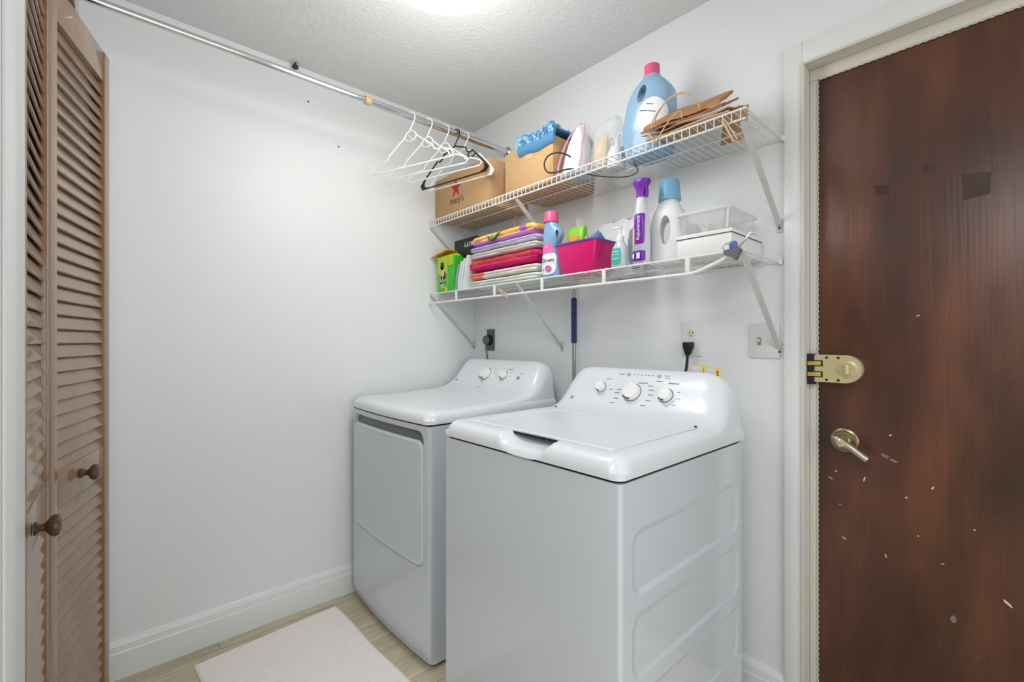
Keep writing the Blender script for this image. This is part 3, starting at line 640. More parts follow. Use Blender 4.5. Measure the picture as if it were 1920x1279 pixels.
def hanger(label, m, hy, yaw, roll, swing, w, dz, style, group):
    h = thing('clothes_hanger', label, 'hanger', (RX, hy, RZ+0.0155), math.radians(yaw), group)
    hp = [(-0.028, -0.030), (-0.030, -0.012), (-0.022, 0.006), (-0.004, 0.0035+0.0), (0.014, 0.0), (0.021, -0.014), (0.021, -0.035), (0.010, -0.062), (0.0, -0.078), (0.0, -0.088)]
    hp = [(-0.022, -0.022), (-0.021, -0.006), (-0.010, 0.0045), (0.004, 0.0045), (0.018, -0.004), (0.023, -0.020), (0.020, -0.038), (0.008, -0.060), (0.0, -0.078), (0.0, -0.086)]
    R = rot('X', swing) @ rot('Y', -roll)
    R0 = lambda x, z: R @ Vector((x, 0, z))
    bm = bmesh.new(); tube(bm, catmull([R0(x, z) for x, z in hp], 5), 0.0029, 8); obj('hook', bm, m, h, local=True)
    top = -0.083; bot = -dz; r = 0.0034
    bm = bmesh.new()
    if style == 'tube':
        body = [(0.0, top), (0.022, top-0.012), (0.030, top-0.030), (0.040, top-0.040)]
        arm = [(0.11, top-0.075), (0.115, top-0.088), (0.135, top-0.098), (0.138, top-0.088)]
        pr = [(0.038, top-0.036), (w*0.52, -0.62*dz+top*0.27), (w*0.56, -0.70*dz+top*0.27), (w*0.66, -0.73*dz+top*0.27), (w*0.69, -0.70*dz+top*0.27), (w-0.012, bot+0.028), (w, bot+0.014), (w-0.012, bot)]
        loop = [(0.0, top), (0.020, top-0.010), (0.030, top-0.026)]+pr
        loop = loop + [(-x, z) for x, z in loop[::-1][:-1]]
        tube(bm, [R0(x, z) for x, z in loop], r, 8, closed=True)
        tube(bm, catmull([R0(x, z) for x, z in ((0.030, top-0.026), (0.022, top-0.046), (0, top-0.052), (-0.022, top-0.046), (-0.030, top-0.026))], 4), 0.0024, 6)
        tube(bm, [R0(-0.010, top-0.020), R0(0.012, top-0.048)], 0.0018, 6)
    else:
        loop = [(0.0, top), (0.07, top-0.028), (0.082, top-0.052), (0.10, top-0.060), (0.112, top-0.052), (w-0.02, bot+0.045), (w, bot+0.020), (w-0.010, bot)]
        loop = loop + [(-x, z) for x, z in loop[::-1][:-1]]
        tube(bm, [R0(x, z) for x, z in loop], r*1.1, 8, closed=True)
        for sx in (1, -1):
            tt = bmesh.new(); prism(tt, [(sx*(w-0.028), bot+0.046), (sx*(w-0.002), bot+0.022), (sx*(w-0.008), bot+0.002), (sx*(w-0.05), bot+0.001), (sx*(w-0.024), bot+0.014), (sx*(w-0.022), bot+0.03)], -0.002, 0.002); join(bm, tt, 0, R)
        if style == 'notch': tube(bm, catmull([R0(x, z) for x, z in ((0.092, top-0.058), (0.088, top-0.075), (0.108, top-0.088), (0.128, top-0.080), (0.130, top-0.068))], 4), 0.003, 6)
    obj('shoulder_frame', bm, m, h, local=True)
    return h
HG = None
hw = mat('hanger_white', (244, 245, 246), 0.3)
hanger('white plastic tube hanger furthest from the back wall', hw, -0.593, 26, 4, -6, 0.222, 0.255, 'tube', 'plastic hangers on the rod')
hanger('white plastic tube hanger second from the joint in the rod', hw, -0.500, 24, 2, -6, 0.222, 0.255, 'tube', 'plastic hangers on the rod')
hanger('white plastic tube hanger just before the black one', hw, -0.404, 20, 2, -6, 0.215, 0.245, 'tube', 'plastic hangers on the rod')
hanger('black plastic hanger on the closet rod', blackp, -0.340, 14, 2, -8, 0.215, 0.265, 'notch', 'plastic hangers on the rod')
hanger('white flat-ended hanger nearest the cardboard boxes', hw, -0.283, 12, 0, -10, 0.215, 0.265, 'flat', 'plastic hangers on the rod')

# ================================================================== WIRE SHELVES
def wire_shelf(name, label, zd, lower, x0, x1, group, zf):
    s = thing(name, label, 'shelf', (0.84, -0.15, zd), 0, group)
    n = int((x1-x0)/0.0254); yf = -0.305
    bm = bmesh.new()
    for i in range(n+1):
        x = x0+0.012+(x1-x0-0.024)*i/n
        p = [(x, -0.006, zd-0.0015), (x, yf+0.003, zd-0.0015)]
        if not lower: p += [(x, yf-0.0025, zd-0.006), (x, yf-0.0025, zd-0.036)]
        tube(bm, p, 0.0014, 6)
    obj('deck_wires', bm, wirew, s)
    bm = bmesh.new()
    for y, z, r in ((-0.006, zd-0.0055, 0.003), (-0.15, zd-0.0055, 0.003), (yf, zd-0.0055, 0.0032)): tube(bm, [(x0, y, z), (x1, y, z)], r, 10)
    if not lower: tube(bm, [(x0, yf+0.0015, zd-0.034), (x1, yf+0.0015, zd-0.034)], 0.0032, 10)
    obj('rails', bm, wirew, s)
    if lower:
        bm = bmesh.new(); tube(bm, [(x0-0.006, yf, zd-0.056), (1.50, yf, zd-0.056), (1.527, yf, zd-0.052), (1.58, yf, zd-0.034), (1.632, yf, zd-0.014)], 0.0052, 12); obj('hang_rod', bm, wirew, s)
        for x in (0.26, 0.565, 0.87, 1.18, 1.495):
            bm = bmesh.new(); bx(bm, x-0.007, x+0.007, yf-0.003, yf+0.003, zd-0.056, zd-0.006, bev=0.001); obj('rod_hook', bm, wirew, s)
    for x in (0.012, 0.708, 1.655):
        bm = bmesh.new(); a = Vector((x, yf+0.006, zd-(0.040 if not lower else 0.012))); b = Vector((x, -0.006, zf+0.012)); d = b-a; L_ = d.length
        Mb = Matrix.Translation(a) @ d.to_track_quat('Z', 'X').to_matrix().to_4x4()
        wd = 0.008
        loft(bm, [[Mb @ Vector(v) for v in ((-0.004, -wd*q, zz), (0.004, -wd*q, zz), (0.004, wd*q, zz), (-0.004, wd*q, zz))] for zz, q in ((0, 0.8), (0.03, 1.0), (L_-0.05, 1.0), (L_, 0.9))])
        bx(bm, x-wd, x+wd, -0.004, -0.0003, zf-0.014, zf+0.03, bev=0.001)
        br = obj('support_bracket', bm, bracketm, s)
        bm = bmesh.new(); lathe(bm, [(0.0048, 0), (0.0048, 0.001), (0.003, 0.0025)], 14, M=T(x, -0.004, zf) @ rot('X', 90)); obj('screw', bm, screwm, br)
    for x in (0.25, 0.55, 0.95, 1.25): bm = bmesh.new(); bx(bm, x-0.006, x+0.006, -0.012, 0, zd-0.012, zd+0.002, bev=0.002); obj('wall_clip', bm, wirew, s)
    bm = bmesh.new()
    bx(bm, x1-0.002, x1+0.010, -0.014, 0, zd-0.014, zd+0.004, bev=0.003)
    tube(bm, [(x1, yf, zd-0.0055), (x1, -0.006, zd-0.0055)], 0.0026, 8); obj('end_clip', bm, wirew, s)
    return s
ZU, ZL = 1.860, 1.462
wire_shelf('wire_shelf', 'upper white wire shelf holding boxes and the big blue jug', ZU, False, 0.012, 1.665, 'wall wire shelves', 1.568)
wire_shelf('wire_shelf', 'lower white wire shelf with a hang rod, holding towels and bottles', ZL, True, 0.012, 1.655, 'wall wire shelves', 1.165)

# ================================================================== UPPER SHELF THINGS
def carton(name, label, x0, x1, y0, y1, z0, z1, flaps=True):
    b = thing(name, label, 'box', ((x0+x1)/2, (y0+y1)/2, z0))
    bm = bmesh.new(); bx(bm, x0, x1, y0, y1, z0, z1, bev=0.0025)
    bx(bm, x0+0.004, x1-0.004, y0+0.002, (y0+y1)/2-0.0015, z1-0.001, z1+0.0022, bev=0.0008); bx(bm, x0+0.004, x1-0.004, (y0+y1)/2+0.0015, y1-0.002, z1-0.001, z1+0.0022, bev=0.0008)
    obj('carton', bm, card, b); return b
b1 = carton('cardboard_box', 'brown shipping carton printed with a red star, in the corner of the upper shelf', 0.006, 0.478, -0.268, -0.02, ZU+0.0005, 2.083)
bm = bmesh.new(); bx(bm, 0.479, 0.4796, -0.175, -0.115, ZU+0.002, 2.05); obj('side_tape', bm, card_in, b1)
bm = bmesh.new(); pts = []
for k in range(10):
    a = PI/2+k*PI/5; r = 0.053 if k % 2 == 0 else 0.0205; pts.append((0.205+r*0.95*math.cos(a), 2.002+r*1.05*math.sin(a)))
prism(bm, pts, -0.2686, -0.2676); obj('star_print', bm, redm, b1)
text('carton_lettering', "macy's", 0.052, T(0.212, -0.2686, 1.938) @ FRONT, inkm, b1, sx=0.9)
b2 = carton('cardboard_box', 'taller plain brown carton with a tape strip, carrying the blue mitt', 0.602, 0.900, -0.272, -0.015, ZU+0.0005, 2.048)
bm = bmesh.new(); bx(bm, 0.735, 0.785, -0.2732, -0.2722, 1.985, 2.0505); bx(bm, 0.735, 0.785, -0.2732, -0.02, 2.0503, 2.0512); obj('packing_tape', bm, card_tape, b2)
# blue chenille mitt
t = thing('chenille_mitt', 'blue chenille cleaning mitt draped over the taller carton', 'cleaning mitt', (0.81, -0.16, 2.052))
bm = bmesh.new()
def mitt(u, v):
    x = 0.700+0.215*u; y0 = -0.286; L_ = 0.25*v
    if L_ < 0.045: y = y0-0.006*math.sin(L_/0.045*PI); z = 2.016+L_+0.004*math.sin(u*9)
    else: y = y0+(L_-0.045); z = 2.064+0.012*math.sin(min(1, (L_-0.045)/0.02)*PI/2)+0.006*math.sin(u*7+v*5)
    return (x+0.006*math.sin(v*14), y, z)
grid(bm, 40, 40, mitt)
ext = bmesh.ops.extrude_face_region(bm, geom=bm.faces[:])
bmesh.ops.translate(bm, verts=[v for v in ext['geom'] if isinstance(v, bmesh.types.BMVert)], vec=(0, 0.010, -0.008)); obj('mitt_base', bm, mittm, t)
bm = bmesh.new()
random.seed(3)
for i in range(420):
    u = random.random(); v = 0.12+0.85*random.random()
    if random.random() < 0.45: v = 0.10+0.14*random.random()
    p = Vector(mitt(u, v)); h = 0.016+0.008*random.random(); d = Vector((random.uniform(-.7, .7), random.uniform(-.8, 0.2), 1.0)).normalized()
    q = p+d*h; tube(bm, [p, p+d*h*0.6, q+Vector((random.uniform(-.004, .004), -0.003, -0.003))], 0.0036, 6, mi=random.randint(0, 1))
obj('noodle_pile', bm, [noodle, noodlel], t)
# iron in a pink-edged clear bag
t = thing('clothes_iron', 'white iron standing on its heel inside the pink-edged bag', 'iron', (0.985, -0.2, ZU))
bm = bmesh.new()
def iron_ring(z, k):   # pointed soleplate outline in the yz plane rotated: long axis vertical
    return [(0.925, 1.875), ]
rings = []
for f, (hw_, dp) in ((0, (0.050, 0.052)), (0.12, (0.053, 0.055)), (0.35, (0.050, 0.050)), (0.6, (0.040, 0.040)), (0.8, (0.026, 0.030)), (0.93, (0.012, 0.020)), (1.0, (0.004, 0.010))):
    z = ZU+0.010+0.205*f; rings.append(se(0.985-0.004*f, -0.215+0.02*f, hw_, dp, z, 3.0, 28))
loft(bm, rings); io = obj('iron_body', bm, whitep, t, ang=60)
bm = bmesh.new(); tube(bm, catmull([(0.985, -0.17, ZU+0.03), (0.99, -0.10, ZU+0.04), (0.99, -0.09, ZU+0.10), (0.985, -0.13, ZU+0.16), (0.983, -0.18, ZU+0.18)], 5), 0.013, 12); obj('iron_handle', bm, mat('iron_grey', (200, 204, 210), 0.35), t)
bm = bmesh.new(); bx(bm, 0.934, 1.036, -0.262, -0.16, ZU+0.001, ZU+0.0095, bev=0.003); obj('heel', bm, mat('iron_heel', (190, 196, 204), 0.35), t)
t = thing('iron_cord', 'thin black cord looping in front of the taller carton', 'cord', (0.94, -0.29, ZU))
bm = bmesh.new(); tube(bm, catmull([(1.015, -0.258, ZU+0.016), (1.0, -0.282, ZU+0.014), (0.985, -0.300, ZU+0.010), (0.945, -0.312, ZU+0.008), (0.905, -0.312, ZU+0.022), (0.885, -0.308, ZU+0.06), (0.905, -0.305, ZU+0.088), (0.945, -0.295, ZU+0.092), (0.975, -0.275, ZU+0.080), (0.985, -0.255, ZU+0.070)], 7), 0.003, 8)
obj('loop', bm, blackrub, t)
bm = bmesh.new(); tube(bm, catmull([(1.05, -0.25, ZU-0.010), (1.09, -0.17, ZU-0.014), (1.15, -0.11, ZU-0.014), (1.20, -0.12, ZU-0.010), (1.23, -0.19, ZU-0.006)], 6), 0.0018, 8); obj('hanging_length', bm, blackrub, t)
def bag(name, label, cx, cy, z0, w, d, h, seed, m, cat='bag', ntop=0.25, rz=0):
    bm = bmesh.new(); nu, nv = 44, 26; R_ = []
    for j in range(nv):
        v = j/(nv-1); k = (1-0.9*max(0, (v-0.55)/0.45)**1.5*(1-ntop)); ring = []
        for i in range(nu):
            a = 2*PI*i/nu; c, s_ = math.cos(a), math.sin(a)
            wr = 1+0.10*noise.noise(Vector((c*2.2+seed, s_*2.2, v*3)))+0.07*noise.noise(Vector((c*6+seed, s_*6, v*9)))
            dk = 1-0.85*v**2.2
            ring.append((cx+w/2*math.copysign(abs(c)**0.75, c)*wr*k, cy+d/2*math.copysign(abs(s_)**0.75, s_)*wr*dk, z0+h*v+0.012*noise.noise(Vector((c*3, s_*3+seed, v*2)))*v))
        R_.append(ring)
    loft(bm, R_); return tag(obj(name, bm, m, ang=60), label, cat)
t = thing('plastic_bag', 'clear plastic bag with pink edges around the white iron', 'plastic bag', (0.985, -0.2, ZU+0.001))
bm = bmesh.new(); bx(bm, 0, 1, 0, 1, 0, 1); bm.free()
bm = bmesh.new()
rings = []
for j in range(16):
    v = j/15; w_ = 0.066*(1-0.62*v**1.6); d_ = 0.062*(1-0.75*v**1.5)
    rings.append([(x+0.004*noise.noise(Vector((x*60, v*6, 1))), y+0.004*noise.noise(Vector((y*60, v*6, 5))), z) for x, y, z in se(0.986-0.006*v, -0.213+0.03*v, w_, d_, ZU+0.002+0.232*v, 3.2, 32)])
loft(bm, rings); obj('film', bm, bagfilm, t)
bm = bmesh.new()
e1 = [(0.986+0.052, -0.275, ZU+0.002), (0.986+0.054, -0.262, ZU+0.06), (0.986+0.046, -0.245, ZU+0.12), (1.018, -0.215, ZU+0.18), (0.995, -0.19, ZU+0.225)]
e2 = [(0.986-0.064, -0.266, ZU+0.004), (0.986-0.062, -0.264, ZU+0.05), (0.986-0.056, -0.25, ZU+0.10), (0.942, -0.235, ZU+0.15), (0.958, -0.21, ZU+0.20), (0.985, -0.19, ZU+0.230)]
for e in (e1, e2): tube(bm, catmull(e, 5), 0.0042, 6)
obj('pink_seam', bm, pinkfilm, t)
bag('plastic_bag', 'clear crumpled plastic bag between the iron and the big blue jug', 1.116, -0.165, ZU+0.001, 0.116, 0.20, 0.205, 11, bagfilm, 'plastic bag', ntop=0.55)
bm = bmesh.new(); bx(bm, -0.030, 0.030, -0.004, 0.004, 0, 0.135, bev=0.003, M=T(1.085, -0.21, ZU+0.004) @ rot('X', -8)); tag(obj('tan_packet', bm, mat('packet_tan', (202, 176, 138), 0.35, bump=0.5, bscale=40)), 'tan foil packet inside the clear crumpled bag', 'packet')
t = thing('white_attachment', 'white moulded plastic part with two open loops, in the clear bag', 'appliance part', (1.138, -0.17, ZU+0.002))
bm = bmesh.new(); loft(bm, [se(1.138, -0.17, 0.032, 0.035, ZU+0.003, 3, 28), se(1.140, -0.17, 0.030, 0.033, ZU+0.06, 3, 28), se(1.142, -0.17, 0.022, 0.026, ZU+0.085, 2.5, 28)]); obj('body', bm, whitep, t)
for dx, w_ in ((-0.016, 0.016), (0.020, 0.014)):
    bm = bmesh.new(); tube(bm, [(1.140+dx+w_*math.cos(a), -0.175, ZU+0.105+0.028*math.sin(a)) for a in [2*PI*k/20 for k in range(20)]], 0.0048, 8, closed=True); obj('loop', bm, whitep, t)

def carve(bm, cutter):
    a = bpy.data.meshes.new('a'); bm.to_mesh(a); b = bpy.data.meshes.new('b'); cutter.to_mesh(b)
    oa = bpy.data.objects.new('a', a); ob = bpy.data.objects.new('b', b); C.objects.link(oa); C.objects.link(ob)
    md = oa.modifiers.new('x', 'BOOLEAN'); md.operation = 'DIFFERENCE'; md.object = ob; md.solver = 'EXACT'
    dg = bpy.context.evaluated_depsgraph_get(); me = bpy.data.meshes.new_from_object(oa.evaluated_get(dg))
    out = bmesh.new(); out.from_mesh(me)
    bpy.data.objects.remove(oa); bpy.data.objects.remove(ob); bm.free(); cutter.free(); return out
def ell(cx, cz, rx, rz, y0, y1, tilt=0, seg=28, flare=1.25, shear=0.0):
    t = bmesh.new(); M = T(cx, 0, cz) @ rot('Y', tilt); rings = []
    for k in range(9):
        f = k/8; q = 1+(flare-1)*abs(2*f-1)**3; rings.append([M @ Vector((-shear*(y1-y0)*(f-0.5)+rx*q*math.cos(2*PI*i/seg), y0+(y1-y0)*f, rz*q*math.sin(2*PI*i/seg))) for i in range(seg)])
    loft(t, rings); bmesh.ops.recalc_face_normals(t, faces=t.faces[:]); return t
def bottle_body(rows, cy, ex=2.6, seg=48):     # rows: z, xl, xr, half depth
    P = catmull([(z, xl, xr) for z, xl, xr, d in rows], 5); D = catmull([(d, 0, 0) for z, xl, xr, d in rows], 5)
    bm = bmesh.new(); rings = []; lastz = None
    for p, d in zip(P, D):
        rings.append(se((p.y+p.z)/2, cy, (p.z-p.y)/2, d.x, p.x, ex, seg))
    loft(bm, rings); bmesh.ops.recalc_face_normals(bm, faces=bm.faces[:]); return bm
def cap_lathe(bm, x, y, z0, r0, r1, h, ribs=0, mi=0):
    seg = 48; rings = []
    for rr, z in ((r0, z0), (r0, z0+0.002), (r0*0.985+0.0, z0+0.004), (r1, z0+h-0.003), (r1-0.003, z0+h), (r1*0.55, z0+h), (r1*0.55-0.001, z0+h-0.001)):
        rings.append([(x+(rr+(0.0006 if ribs and k % 2 else 0))*math.cos(2*PI*k/seg), y+(rr+(0.0006 if ribs and k % 2 else 0))*math.sin(2*PI*k/seg), z) for k in range(seg)])
    loft(bm, rings, mi)

# big blue jug
JY = -0.162
t = thing('detergent_jug', 'large pale blue softener jug with pink cap and round label on the upper shelf', 'bottle', (1.28, JY, ZU))
rows = [(ZU+0.001, 1.205, 1.352, 0.050), (ZU+0.012, 1.192, 1.363, 0.060), (1.92, 1.180, 1.370, 0.064), (1.97, 1.176, 1.373, 0.064), (2.00, 1.180, 1.374, 0.062), (2.05, 1.188, 1.374, 0.058), (2.085, 1.198, 1.370, 0.052), (2.115, 1.216, 1.352, 0.046), (2.136, 1.240, 1.333, 0.038), (2.149, 1.254, 1.320, 0.031), (2.157, 1.257, 1.317, 0.028)]
bm = bottle_body(rows, JY); bm = carve(bm, ell(1.256, 2.088, 0.0155, 0.030, JY-0.1, JY+0.1, 14, flare=1.5, shear=0.42)); obj('jug_body', bm, bluejug, t, ang=50)
bm = bmesh.new(); cap_lathe(bm, 1.287, JY, 2.156, 0.028, 0.0265, 0.042, 1); obj('cap', bm, pinkcap, t)
def onbody(rows, cy, x, z, ex=2.6, off=0.0008):
    for a, b in zip(rows[:-1], rows[1:]):
        if a[0] <= z <= b[0]:
            f = (z-a[0])/(b[0]-a[0]); xl = a[1]+(b[1]-a[1])*f; xr = a[2]+(b[2]-a[2])*f; d = a[3]+(b[3]-a[3])*f
            q = abs((x-(xl+xr)/2)/((xr-xl)/2)); q = min(q, 0.995); return cy-d*(1-q**ex)**(1/ex)-off
    return cy
def decal(name, m, rows, cy, cx, cz, rx, rz, parent, shape=2.0, x_min=None, off=0.0012, n=22):
    bm = bmesh.new(); ctr = None; rings = []
    for j in range(1, 9):
        f = j/8; ring = []
        for k in range(n*2):
            a = PI*k/n; c, s_ = math.cos(a), math.sin(a)
            x = cx+rx*f*math.copysign(abs(c)**(2/shape), c); z = cz+rz*f*math.copysign(abs(s_)**(2/shape), s_); ring.append((x, onbody(rows, cy, x, z, off=off), z))
        rings.append(ring)
    loft(bm, rings, cap1=False); return obj(name, bm, m, parent)
rows_i = [(p.x, p.y, p.z, d.x) for p, d in zip(catmull([(z, a, b) for z, a, b, d in rows], 5), catmull([(d, 0, 0) for z, a, b, d in rows], 5))]
lb = decal('round_label', labelw, rows_i, JY, 1.316, 1.995, 0.052, 0.058, t)
bm = bmesh.new()
for (x0, z0, x1, z1) in ((1.275, 2.018, 1.305, 2.008), (1.31, 2.006, 1.335, 1.996), (1.30, 2.035, 1.325, 2.025)):
    tube(bm, [(x0+(x1-x0)*k/5, onbody(rows_i, JY, x0+(x1-x0)*k/5, z0+(z1-z0)*k/5, off=0.0015), z0+(z1-z0)*k/5) for k in range(6)], 0.0013, 5)
obj('label_marks', bm, mat('label_navy', (58, 58, 110), 0.5), lb)

# kraft paper bags
def sheetbag(label, x0, x1, yb, zb, depth, tilt, yaw, m, bend, seed, group='folded kraft bags on the upper shelf', thick=0.005, handle=None):
    t = thing('paper_bag', label, 'paper bag', ((x0+x1)/2, yb, zb), math.radians(yaw), group)
    bm = bmesh.new(); W = (x1-x0)/2
    def f(u, v):
        x = -W+2*W*u; s_ = depth*v*min(1, 0.28+3.0*u); c = 1-u
        z = s_*math.sin(math.radians(tilt))+bend*c*c+0.004*noise.noise(Vector((u*3+seed, v*3, 0)))+0.002*math.sin(u*11+seed)
        return (x, s_*math.cos(math.radians(tilt))*1.0, z)
    grid(bm, 40, 18, f)
    ext = bmesh.ops.extrude_face_region(bm, geom=bm.faces[:]); bmesh.ops.translate(bm, verts=[v for v in ext['geom'] if isinstance(v, bmesh.types.BMVert)], vec=(0, 0, thick*0.5))
    bmesh.ops.translate(bm, verts=bm.verts[:], vec=(0, 0, 0.001)); obj('folded_sheets', bm, m, t, local=True)
    if handle:
        bm = bmesh.new(); tube(bm, catmull([Vector(p) for p in handle], 6), 0.0022, 7); obj('rope_handle', bm, rope, t, local=True)
    return t
sheetbag('lowest pale brown paper bag lying along the front rail', 1.345, 1.615, -0.297, ZU+0.004, 0.115, 10, 0, kraftl, 0.0, 1, thick=0.012,
         handle=[(-0.115, 0.0, 0.010), (-0.125, -0.008, 0.022), (-0.108, -0.016, 0.006), (-0.09, -0.014, -0.018), (-0.06, -0.01, 0.022), (-0.03, -0.004, 0.052), (-0.012, 0.0, 0.055), (-0.010, 0.004, 0.035)])
sheetbag('brown paper bag second from the bottom of the flattened stack', 1.325, 1.60, -0.288, ZU+0.020, 0.16, 22, 2, kraft, 0.004, 2, thick=0.008)
sheetbag('shiny brown paper bag in the middle of the flattened stack', 1.322, 1.585, -0.284, ZU+0.034, 0.17, 28, 4, kraftd, 0.002, 3, thick=0.014,
         handle=[(-0.09, -0.004, 0.008), (-0.08, -0.012, 0.03), (-0.04, -0.012, 0.072), (0.005, -0.006, 0.086), (0.045, -0.004, 0.07), (0.062, 0.0, 0.04), (0.066, 0.004, 0.018)])
sheetbag('topmost folded brown paper bag, curled at its left end', 1.330, 1.575, -0.276, ZU+0.052, 0.155, 33, 6, kraft, -0.004, 4, thick=0.022,
         handle=[(-0.085, 0.0, 0.008), (-0.07, -0.004, 0.036), (-0.035, -0.004, 0.070), (0.005, -0.002, 0.078), (0.04, 0.0, 0.06), (0.052, 0.004, 0.03)])
bm = bmesh.new(); bx(bm, -0.035, 0.045, -0.0015, 0.0015, 0, 0.125, bev=0.0005, M=T(1.535, -0.085, ZU+0.002) @ rot('X', -14)); tag(obj('cardboard_sheet', bm, card), 'upright cardboard piece behind the folded paper bags', 'cardboard')
def clothespin(label, loc, M, group='wooden clothespins clipped to the shelves', m=clipw):
    t = thing('clothespin', label, 'clothespin', loc, 0, group); k = []
    for s_ in (1, -1):
        bm = bmesh.new(); prism(bm, [(0.0008*s_, 0.012), (0.004*s_, 0.014), (0.0052*s_, 0.0), (0.0068*s_, -0.066), (0.0030*s_, -0.066), (0.0016*s_, -0.014)], -0.005, 0.005, M=M); obj('prong', bm, m, t, local=True)
    bm = bmesh.new(); tube(bm, [M @ Vector((0.003*math.cos(a), -0.006+0.012*a/(6*PI), -0.018+0.003*math.sin(a))) for a in [6*PI*i/40 for i in range(41)]], 0.0007, 5); obj('spring', bm, chrome_dull, t, local=True)
clothespin('wooden clothespin clipped on the right front of the upper shelf', (1.612, -0.312, ZU-0.034), rot('Y', -26) @ rot('Z', 20))
clothespin('wooden clothespin hanging under the back of the upper shelf', (0.432, -0.05, ZU-0.020), rot('Z', 90))
clothespin('wooden clothespin clipped under the front of the lower shelf', (0.612, -0.308, ZL-0.034), rot('Y', -58) @ rot('Z', 10))

# ================================================================== LOWER SHELF THINGS
t = thing('pet_pad_bag', 'green and lime pet pad pack with a pug picture, left end of the lower shelf', 'pet supply bag', (0.14, -0.225, ZL))
bm = bmesh.new(); bx(bm, 0.050, 0.150, -0.283, -0.218, ZL+0.001, 1.655, mi=0, bev=0.008, seg=3); bx(bm, 0.150, 0.205, -0.281, -0.218, ZL+0.001, 1.652, mi=1, bev=0.006, seg=3)
obj('pack', bm, [green, mat('green_print_side', (60, 186, 40), 0.35)], t)
bm = bmesh.new(); bx(bm, 0.051, 0.149, -0.2838, -0.2832, 1.560, 1.652); bx(bm, 0.150, 0.199, -0.2838, -0.2815, 1.600, 1.650, bev=0.001)
loft(bm, [se(0.127, -0.250, 0.077, 0.033, 1.645, 5), se(0.127, -0.250, 0.076, 0.030, 1.656, 4), se(0.127, -0.250, 0.07, 0.014, 1.664, 3)]); obj('lime_top', bm, lime, t)
bm = bmesh.new()
for cx, cz, a, b, mi in ((0.104, 1.555, 0.020, 0.034, 0), (0.090, 1.53, 0.010, 0.020, 0), (0.118, 1.53, 0.010, 0.020, 0), (0.100, 1.600, 0.017, 0.019, 1), (0.094, 1.607, 0.012, 0.010, 0), (0.098, 1.592, 0.009, 0.008, 1), (0.088, 1.513, 0.011, 0.005, 1), (0.124, 1.513, 0.010, 0.005, 1), (0.126, 1.55, 0.006, 0.022, 1), (0.090, 1.618, 0.005, 0.006, 1), (0.109, 1.618, 0.005, 0.006, 1)):
    prism(bm, [(cx+a*math.cos(2*PI*k/20), cz+b*math.sin(2*PI*k/20)) for k in range(20)], -0.2850-0.0002*mi, -0.2836, mi)
obj('pug_picture', bm, [pugm, pugd], t)
bm = bmesh.new()
for cx, cz, a, b in ((0.132, 1.476, 0.016, 0.010), (0.118, 1.482, 0.008, 0.012)): prism(bm, [(cx+a*math.cos(2*PI*k/16), cz+b*math.sin(2*PI*k/16)) for k in range(16)], -0.2846, -0.2834)
obj('flower_picture', bm, yellow, t)
bm = bmesh.new(); bx(bm, 0.085, 0.115, -0.2842, -0.2834, 1.490, 1.494); bx(bm, 0.092, 0.108, -0.2842, -0.2834, 1.499, 1.504); obj('pack_print', bm, labelw, t)
bm = bmesh.new()
grid(bm, 26, 8, lambda u, v: (0.008+0.14*u, -0.300+0.083*v, 1.655+0.022*u+0.010*math.sin(v*PI)+nz((u*9, v*5, 2), 1, 0.010)))
ext = bmesh.ops.extrude_face_region(bm, geom=bm.faces[:]); bmesh.ops.translate(bm, verts=[v for v in ext['geom'] if isinstance(v, bmesh.types.BMVert)], vec=(0, 0, 0.003)); obj('torn_top', bm, orangef, t)
t = thing('black_box', 'black box with white lettering upside down behind the green pack', 'box', (0.215, -0.2, ZL))
bm = bmesh.new(); bx(bm, 0.110, 0.300, -0.212, -0.180, ZL+0.001, 1.745, bev=0.003); obj('carton', bm, mat('black_card', (20, 20, 22), 0.5), t)
text('box_lettering', 'DUTY', 0.034, T(0.245, -0.2124, 1.712) @ FRONT @ rot('Z', 180), labelw, t)
for i, (x, a, m_, lab) in enumerate([(0.226, 6, bluepaper, 'blue-edged folded paper leaning against the green pack'), (0.248, 8, whitepaper, 'white folded paper next to the blue-edged one'), (0.272, 9, whitepaper, 'middle white folded paper leaning left of the towels'), (0.297, 10, whitepaper, 'white folded paper touching the towel pile')]):
    bm = bmesh.new(); grid(bm, 10, 20, lambda u, v: (x+0.010*v*v*3*0.6+math.tan(math.radians(a))*0.16*v*0.6+0.002*math.sin(v*9+i), -0.290+0.070*u, ZL+0.001+(0.130+0.012*i)*v))
    ext = bmesh.ops.extrude_face_region(bm, geom=bm.faces[:]); bmesh.ops.translate(bm, verts=[v for v in ext['geom'] if isinstance(v, bmesh.types.BMVert)], vec=(0.011, 0, 0))
    tag(obj('folded_paper', bm, m_), lab, 'paper', 'folded papers leaning beside the towels')

